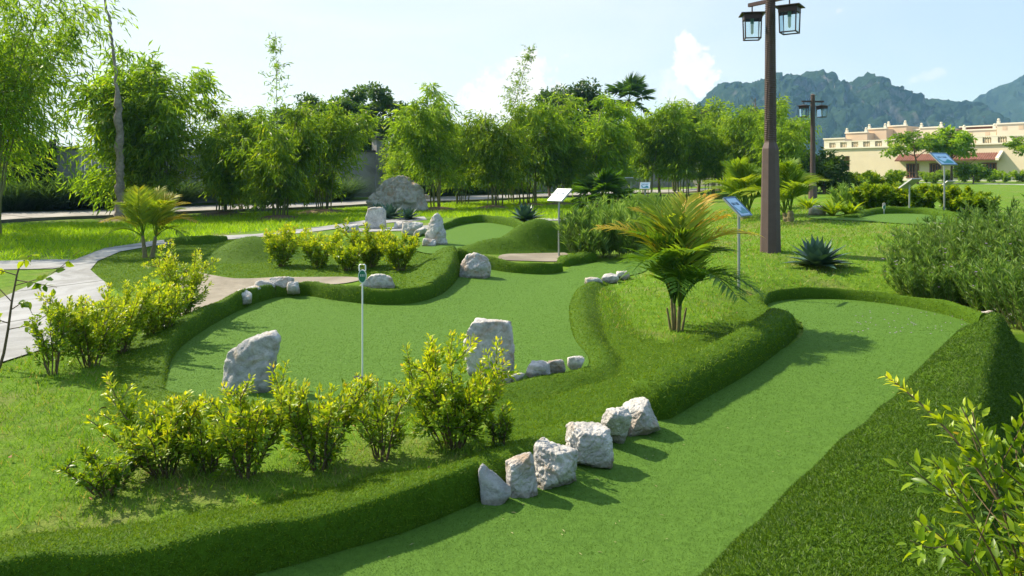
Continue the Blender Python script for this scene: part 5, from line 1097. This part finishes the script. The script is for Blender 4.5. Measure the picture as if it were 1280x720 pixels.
# upper storeys set back from the front
def block(pa,pb,y,dep,dy,m,fin=True,holes=False):
    d=(P0+ax*S((pa+pb)/2))[1]+dy*.59
    # intersect the photo rays with the set back plane
    def S2(px): r=(px-640)/FPX; Q=P0+np.array([-ax[1],ax[0]])*dy; return (Q[1]*r-Q[0])/(ax[0]-ax[1]*r)
    x0,x1=S2(pa),S2(pb); d=(P0+ax*(x0+x1)/2+np.array([-ax[1],ax[0]])*dy)[1]; zt=CAMZ+(HOR-y)*d/FPX-zb
    w=span('upper_wall',x0,x1,dy,dy+dep,ht-.3,zt,m); span('coping',x0-.08,x1+.08,dy-.09,dy+.2,zt+.003,zt+.14,'plasterpale',w)
    n=max(1,int((x1-x0)/2.2))
    if fin:
        for i in range(2): 
            xx=x0+.15 if i==0 else x1-.15; g=Geo(); box(g,(xx,dy+.05,zt+.24),(.26,.26,.3)); tube(g,[(xx,dy+.05,zt+.39),(xx,dy+.05,zt+.44),(xx,dy+.05,zt+.52),(xx,dy+.05,zt+.6),(xx,dy+.05,zt+.63)],[.06,.11,.14,.10,.02],8); put('finial',g,M['plasterpale'],w)
    if holes:
        for i in range(n*2): xx=x0+(x1-x0)*(i+.5)/(n*2); span('parapet_opening',xx-.2,xx+.2,dy-.02,dy-.004,zt-.55,zt-.18,'plasterwarm',w)
block(1030,1056,174,3,3.2,'plaster',False); block(1057,1084,166.5,4,4.5,'plasterwarm'); block(1085,1108,161.5,5,6,'plasterwarm'); block(1109,1133,158,5,7.5,'plasterwarm')
block(1133,1150,163,6,9,'plaster',False); block(1150,1178,160,6,8.5,'plaster'); block(1178,1202,167,4,5,'plaster',False,True); block(1203,1245,163,6,6,'plaster',True,True); block(1246,1330,154,7,4.5,'plaster',True,True); block(1200,1246,158.5,4,12.5,'brownwood',False)
GBT='trees and shrubs at the resort building'
d_=56
def at(px,d): X=(px-640)*d/FPX; return np.array([X,d,tz(X,d)])
ta=tree(at(1147,58),'young tree with a spreading flat crown in front of the building',GBT,Hof(58,160,31),1.9,8,40,80,401,'bamboolight',.26,tr=.10,trunkH=.58,flat=.6,clr=.5)
tb=tree(at(1190,58),'denser dark young tree right of the spreading one',GBT,Hof(58,150,33.6),1.45,9,48,95,402,'bamboo',.26,tr=.11,trunkH=.5,clr=.6)
clone(ta,at(1296,55),'young tree at the right edge before the building',2.2,.85,GBT); 
tree(at(1216,56),'small light green tree under the tiled canopy',GBT,Hof(56,196,34),.9,6,18,80,403,'bamboolight',.26,tr=.06,trunkH=.3,clr=.45)
pl=tree(at(1030,33),'frangipani like leafy tree beside the small lamp post',GBT,Hof(33,188,13.9),.85,8,46,90,404,'broad',.26,LW=.35,tr=.09,trunkH=.15,clr=.5)
clone(pl,at(1010,36),'leafy tree just left of the small lamp post',1.4,1.15,GBT)
hb=shrubthing('round_shrub',at(1120,72),'round light shrub at the building corner','shrub',GBT,1.15,1.1,12,1300,.2,.45,441,'bamboolight',False,agelo=.2,base=.02)
for i,(px,d,lb) in enumerate([(1085,76,'low shrub beside the loggia'),(1158,66,'low shrub below the first window'),(1182,64,'low shrub below the second window'),(1205,62,'low shrub left of the third window'),(1222,62,'low shrub right of the third window'),(1240,61,'low shrub below the last window'),(1256,60,'low shrub under the gable trim'),(1275,59,'low shrub at the right edge of the building front'),(1292,58,'low shrub just outside the picture edge'),(1168,60,'low shrub behind the blue sign'),(1060,70,'low shrub farthest left along the building')]): clone(hb,at(px,d),lb,i*1.3,.75+.1*(i%3),GBT)
# pale walk along the building
c=[at(px,d)[:2] for px,d in ((1040,76),(1110,70),(1180,61),(1300,50),(1300,48.6),(1180,59.4),(1110,68),(1040,74))]; tag(polysheet('footpath',np.array(c),M['path'],.03,1.5),kind='structure')

# ------------------------------------------------------------------ hills
def hillmat():
    m,nt,out=mat('forested_limestone'); v=pos(nt); p=N(nt,'ShaderNodeBsdfPrincipled',Roughness=.95); p.inputs['Specular IOR Level'].default_value=.05
    n1=noisef(nt,.012,7,.68,v,.4); n2=noisef(nt,.08,5,.7,v); geo=N(nt,'ShaderNodeNewGeometry'); sx=N(nt,'ShaderNodeSeparateXYZ'); nt.links.new(geo.outputs['Normal'],sx.inputs[0])
    gr=ramp(nt,n2,[(.3,(.010,.024,.014)),(.55,(.020,.042,.020)),(.75,(.036,.06,.026))]); rk=ramp(nt,n2,[(.3,(.05,.05,.05)),(.7,(.15,.145,.14))])
    ad=N(nt,'ShaderNodeMath',operation='ADD'); nt.links.new(sx.outputs[2],ad.inputs[0]); mu=N(nt,'ShaderNodeMath',operation='MULTIPLY'); nt.links.new(n1,mu.inputs[0]); mu.inputs[1].default_value=1.1; nt.links.new(mu.outputs[0],ad.inputs[1])
    f=ramp(nt,ad.outputs[0],[(.78,(1,1,1)),(.98,(0,0,0))]); c=mixc(nt,f,gr,rk); nt.links.new(c,p.inputs['Base Color']); nt.links.new(bump(nt,n2,1.0,6.0),p.inputs['Normal']); nt.links.new(p.outputs[0],out.inputs[0]); return m
M['hill']=hillmat()
def hill(name,prof,D,depth,seed,rough=.6,n=420,m=110):
    px=np.linspace(prof[0][0],prof[-1][0],n); y=np.interp(px,[p[0] for p in prof],[p[1] for p in prof]); Hh=(HOR-y)*D/FPX+.8
    X0=(px-640)*D/FPX; t=np.linspace(0,1,m); V=[]
    for j in range(m):
        e=t[j]; env=np.interp(e,[0,.18,.34,.5,.66,1],[0,.42,.72,1,.8,0]); Y=D+(e-.5)*depth
        for i in range(n):
            q=Vector((X0[i]/D*9+seed,e*depth/D*9,seed*.37)); a=mnoise.ridged_multi_fractal(q*2.3,.85,2.1,6,1.0,2.0)/2.2; b=abs(mnoise.noise(q*6))*2-.6; c2=mnoise.noise(q*17)+.6*mnoise.noise(q*41)
            k=1-abs(e-.5)*2; w=(1-.8*k**2)
            h=Hh[i]*env*(1+rough*((a-.5)*.9*w+b*.16*(.12+.88*w)+c2*.03))
            V.append((X0[i]*(Y/D)**.35+b*8,Y+60*(mnoise.noise(q*1.2+Vector((5,1,2))))*k,max(h,-2)+CAMZ-1.2))
    V=np.array(V); i=(np.arange(m-1)[:,None]*n+np.arange(n-1)[None]).ravel(); g=Geo(); g.add(V,np.stack([i,i+1,i+n+1,i+n],1),.5,0,True); tag(put(name,g,M['hill']),kind='structure')
hill('hill',[(720,216),(790,185),(830,165),(860,142),(880,127),(905,103),(935,104),(950,99),(970,94),(1000,91),(1025,91),(1045,101),(1070,98),(1085,108),(1110,117),(1140,128),(1160,123),(1185,128),(1212,131),(1240,148),(1262,180),(1290,216)],900,460,3.3,.75,520,140)
hill('hill',[(1120,216),(1160,170),(1195,138),(1215,124),(1240,113),(1262,104),(1285,94),(1330,78),(1390,66),(1460,90),(1560,150),(1640,214)],1250,600,8.1,.5,300,90)
hill('hill',[(690,216),(740,190),(780,172),(810,158),(835,150),(870,165),(930,190),(1000,214)],2100,700,5.7,.6,160,60)
# ------------------------------------------------------------------ air
m_,nt,out=mat('haze_air'); vp=N(nt,'ShaderNodeVolumePrincipled',Density=HAZE,Anisotropy=.1); vp.inputs['Color'].default_value=(.30,.58,1.0,1); vp.inputs['Absorption Color'].default_value=(1,1,1,1); nt.links.new(vp.outputs[0],out.inputs['Volume'])
g=Geo(); box(g,(0,1500,138),(6600,3300,282)); tag(put('haze',g,m_),kind='stuff')

# ------------------------------------------------------------------ light, sky, camera
EL=math.radians(43); SX,SY=-.885,.466
W=bpy.data.worlds.new('World'); SC.world=W; W.use_nodes=True; nt=W.node_tree; nt.nodes.clear(); out=nt.nodes.new('ShaderNodeOutputWorld'); bg=nt.nodes.new('ShaderNodeBackground')
sk=nt.nodes.new('ShaderNodeTexSky'); sk.sky_type='NISHITA'; sk.sun_disc=False; sk.sun_elevation=EL; sk.sun_rotation=math.atan2(SX,SY); sk.dust_density=1.2; sk.air_density=1.0; sk.ozone_density=1.2; sk.altitude=20
tc=nt.nodes.new('ShaderNodeTexCoord'); gv=tc.outputs['Generated']
def cloud(px,py,rx,ry,scale,th,rot=0,soft=.12,seed=0):
    """a cumulus tower about one direction of the sky"""
    d=nrm(np.array([(px-640)/FPX,1,(HOR-py)/FPX])); r_=nrm(np.cross(d,[0,0,1.])); u_=np.cross(r_,d); c,s=math.cos(rot),math.sin(rot); A1=(r_*c+u_*s)/(rx/FPX); A2=(-r_*s+u_*c)/(ry/FPX)
    def dot(v):
        n=nt.nodes.new('ShaderNodeVectorMath'); n.operation='DOT_PRODUCT'; nt.links.new(gv,n.inputs[0]); n.inputs[1].default_value=tuple(v); return n.outputs['Value']
    def mth(op,a,b=None):
        n=nt.nodes.new('ShaderNodeMath'); n.operation=op
        for k,v in enumerate((a,b)):
            if v is None: continue
            if isinstance(v,(int,float)): n.inputs[k].default_value=v
            else: nt.links.new(v,n.inputs[k])
        return n.outputs[0]
    x,y=dot(A1),dot(A2); front=mth('GREATER_THAN',dot(d),.2); r2=mth('ADD',mth('MULTIPLY',x,x),mth('MULTIPLY',y,y)); body=mth('SUBTRACT',1.0,r2)
    mp=nt.nodes.new('ShaderNodeMapping'); mp.inputs['Location'].default_value=(seed,seed*.7,seed*.3); nt.links.new(gv,mp.inputs[0]); f=noisef(nt,scale,8,.62,mp.outputs[0],.25)
    v=mth('ADD',mth('MULTIPLY',body,.55),mth('MULTIPLY',mth('SUBTRACT',f,.5),2.1)); mr=nt.nodes.new('ShaderNodeMapRange'); mr.interpolation_type='SMOOTHSTEP'; nt.links.new(v,mr.inputs[0]); mr.inputs[1].default_value=th; mr.inputs[2].default_value=th+soft
    return mth('MULTIPLY',mr.outputs[0],front),f
col=sk.outputs[0]
# high veil, thicker towards the sun side
sx=nt.nodes.new('ShaderNodeVectorMath'); sx.operation='DOT_PRODUCT'; nt.links.new(gv,sx.inputs[0]); sx.inputs[1].default_value=(-.62,.5,.25)
veil=nt.nodes.new('ShaderNodeMapRange'); veil.interpolation_type='SMOOTHSTEP'; nt.links.new(sx.outputs['Value'],veil.inputs[0]); veil.inputs[1].default_value=-.25; veil.inputs[2].default_value=.9; veil.inputs[3].default_value=.05; veil.inputs[4].default_value=.95
mp=nt.nodes.new('ShaderNodeMapping'); mp.inputs['Scale'].default_value=(1,1,3.2); nt.links.new(gv,mp.inputs[0]); vn=noisef(nt,2.6,7,.6,mp.outputs[0],.6); vr=nt.nodes.new('ShaderNodeMapRange'); nt.links.new(vn,vr.inputs[0]); vr.inputs[1].default_value=.3; vr.inputs[2].default_value=.7; vr.inputs[3].default_value=.72; vr.inputs[4].default_value=1.1
vm=nt.nodes.new('ShaderNodeMath'); vm.operation='MULTIPLY'; nt.links.new(veil.outputs[0],vm.inputs[0]); nt.links.new(vr.outputs[0],vm.inputs[1])
VEIL=(3.6,3.8,4.05); col=mixc(nt,.87,col,(1.42,2.25,3.45)); col=mixc(nt,vm.outputs[0],col,VEIL)
for a in CLOUDS:
    fct,f=cloud(*a[:6],rot=a[6],soft=a[7],seed=a[8]); sh=ramp(nt,f,[(.35,tuple(k*.86 for k in CLC)),(.65,CLC)]); k=nt.nodes.new('ShaderNodeMath'); k.operation='MULTIPLY'; k.inputs[1].default_value=a[9]; nt.links.new(fct,k.inputs[0])
    m2=nt.nodes.new('ShaderNodeVectorMath'); m2.operation='SCALE'; nt.links.new(sh,m2.inputs[0]); m2.inputs['Scale'].default_value=CLS; col=mixc(nt,k.outputs[0],col,m2.outputs[0])
nt.links.new(col,bg.inputs[0]); bg.inputs[1].default_value=SKYS; nt.links.new(bg.outputs[0],out.inputs[0])
su=bpy.data.lights.new('sun','SUN'); su.energy=SUNS; su.angle=math.radians(.55); su.color=(1.0,.92,.78); so=bpy.data.objects.new('sun',su); COL.objects.link(so); v=Vector((-SX*math.cos(EL),-SY*math.cos(EL),-math.sin(EL))); so.rotation_euler=v.to_track_quat('-Z','Y').to_euler(); so.location=(-30,25,40)
cam=bpy.data.cameras.new('camera'); co=bpy.data.objects.new('camera',cam); COL.objects.link(co); co.location=(0,0,CAMZ); co.rotation_euler=(PI/2,0,0); cam.sensor_width=36; cam.lens=36*FPX/1280; cam.shift_y=-(360-HOR)/1280; cam.clip_end=20000; cam.clip_start=.05; SC.camera=co
vs=SC.view_settings; vs.view_transform='Standard'; vs.look='None'; vs.gamma=1; vs.use_curve_mapping=False; vs.exposure=EXPO
SC.cycles.max_bounces=8; SC.cycles.transparent_max_bounces=8; SC.cycles.volume_bounces=1; SC.cycles.use_denoising=True
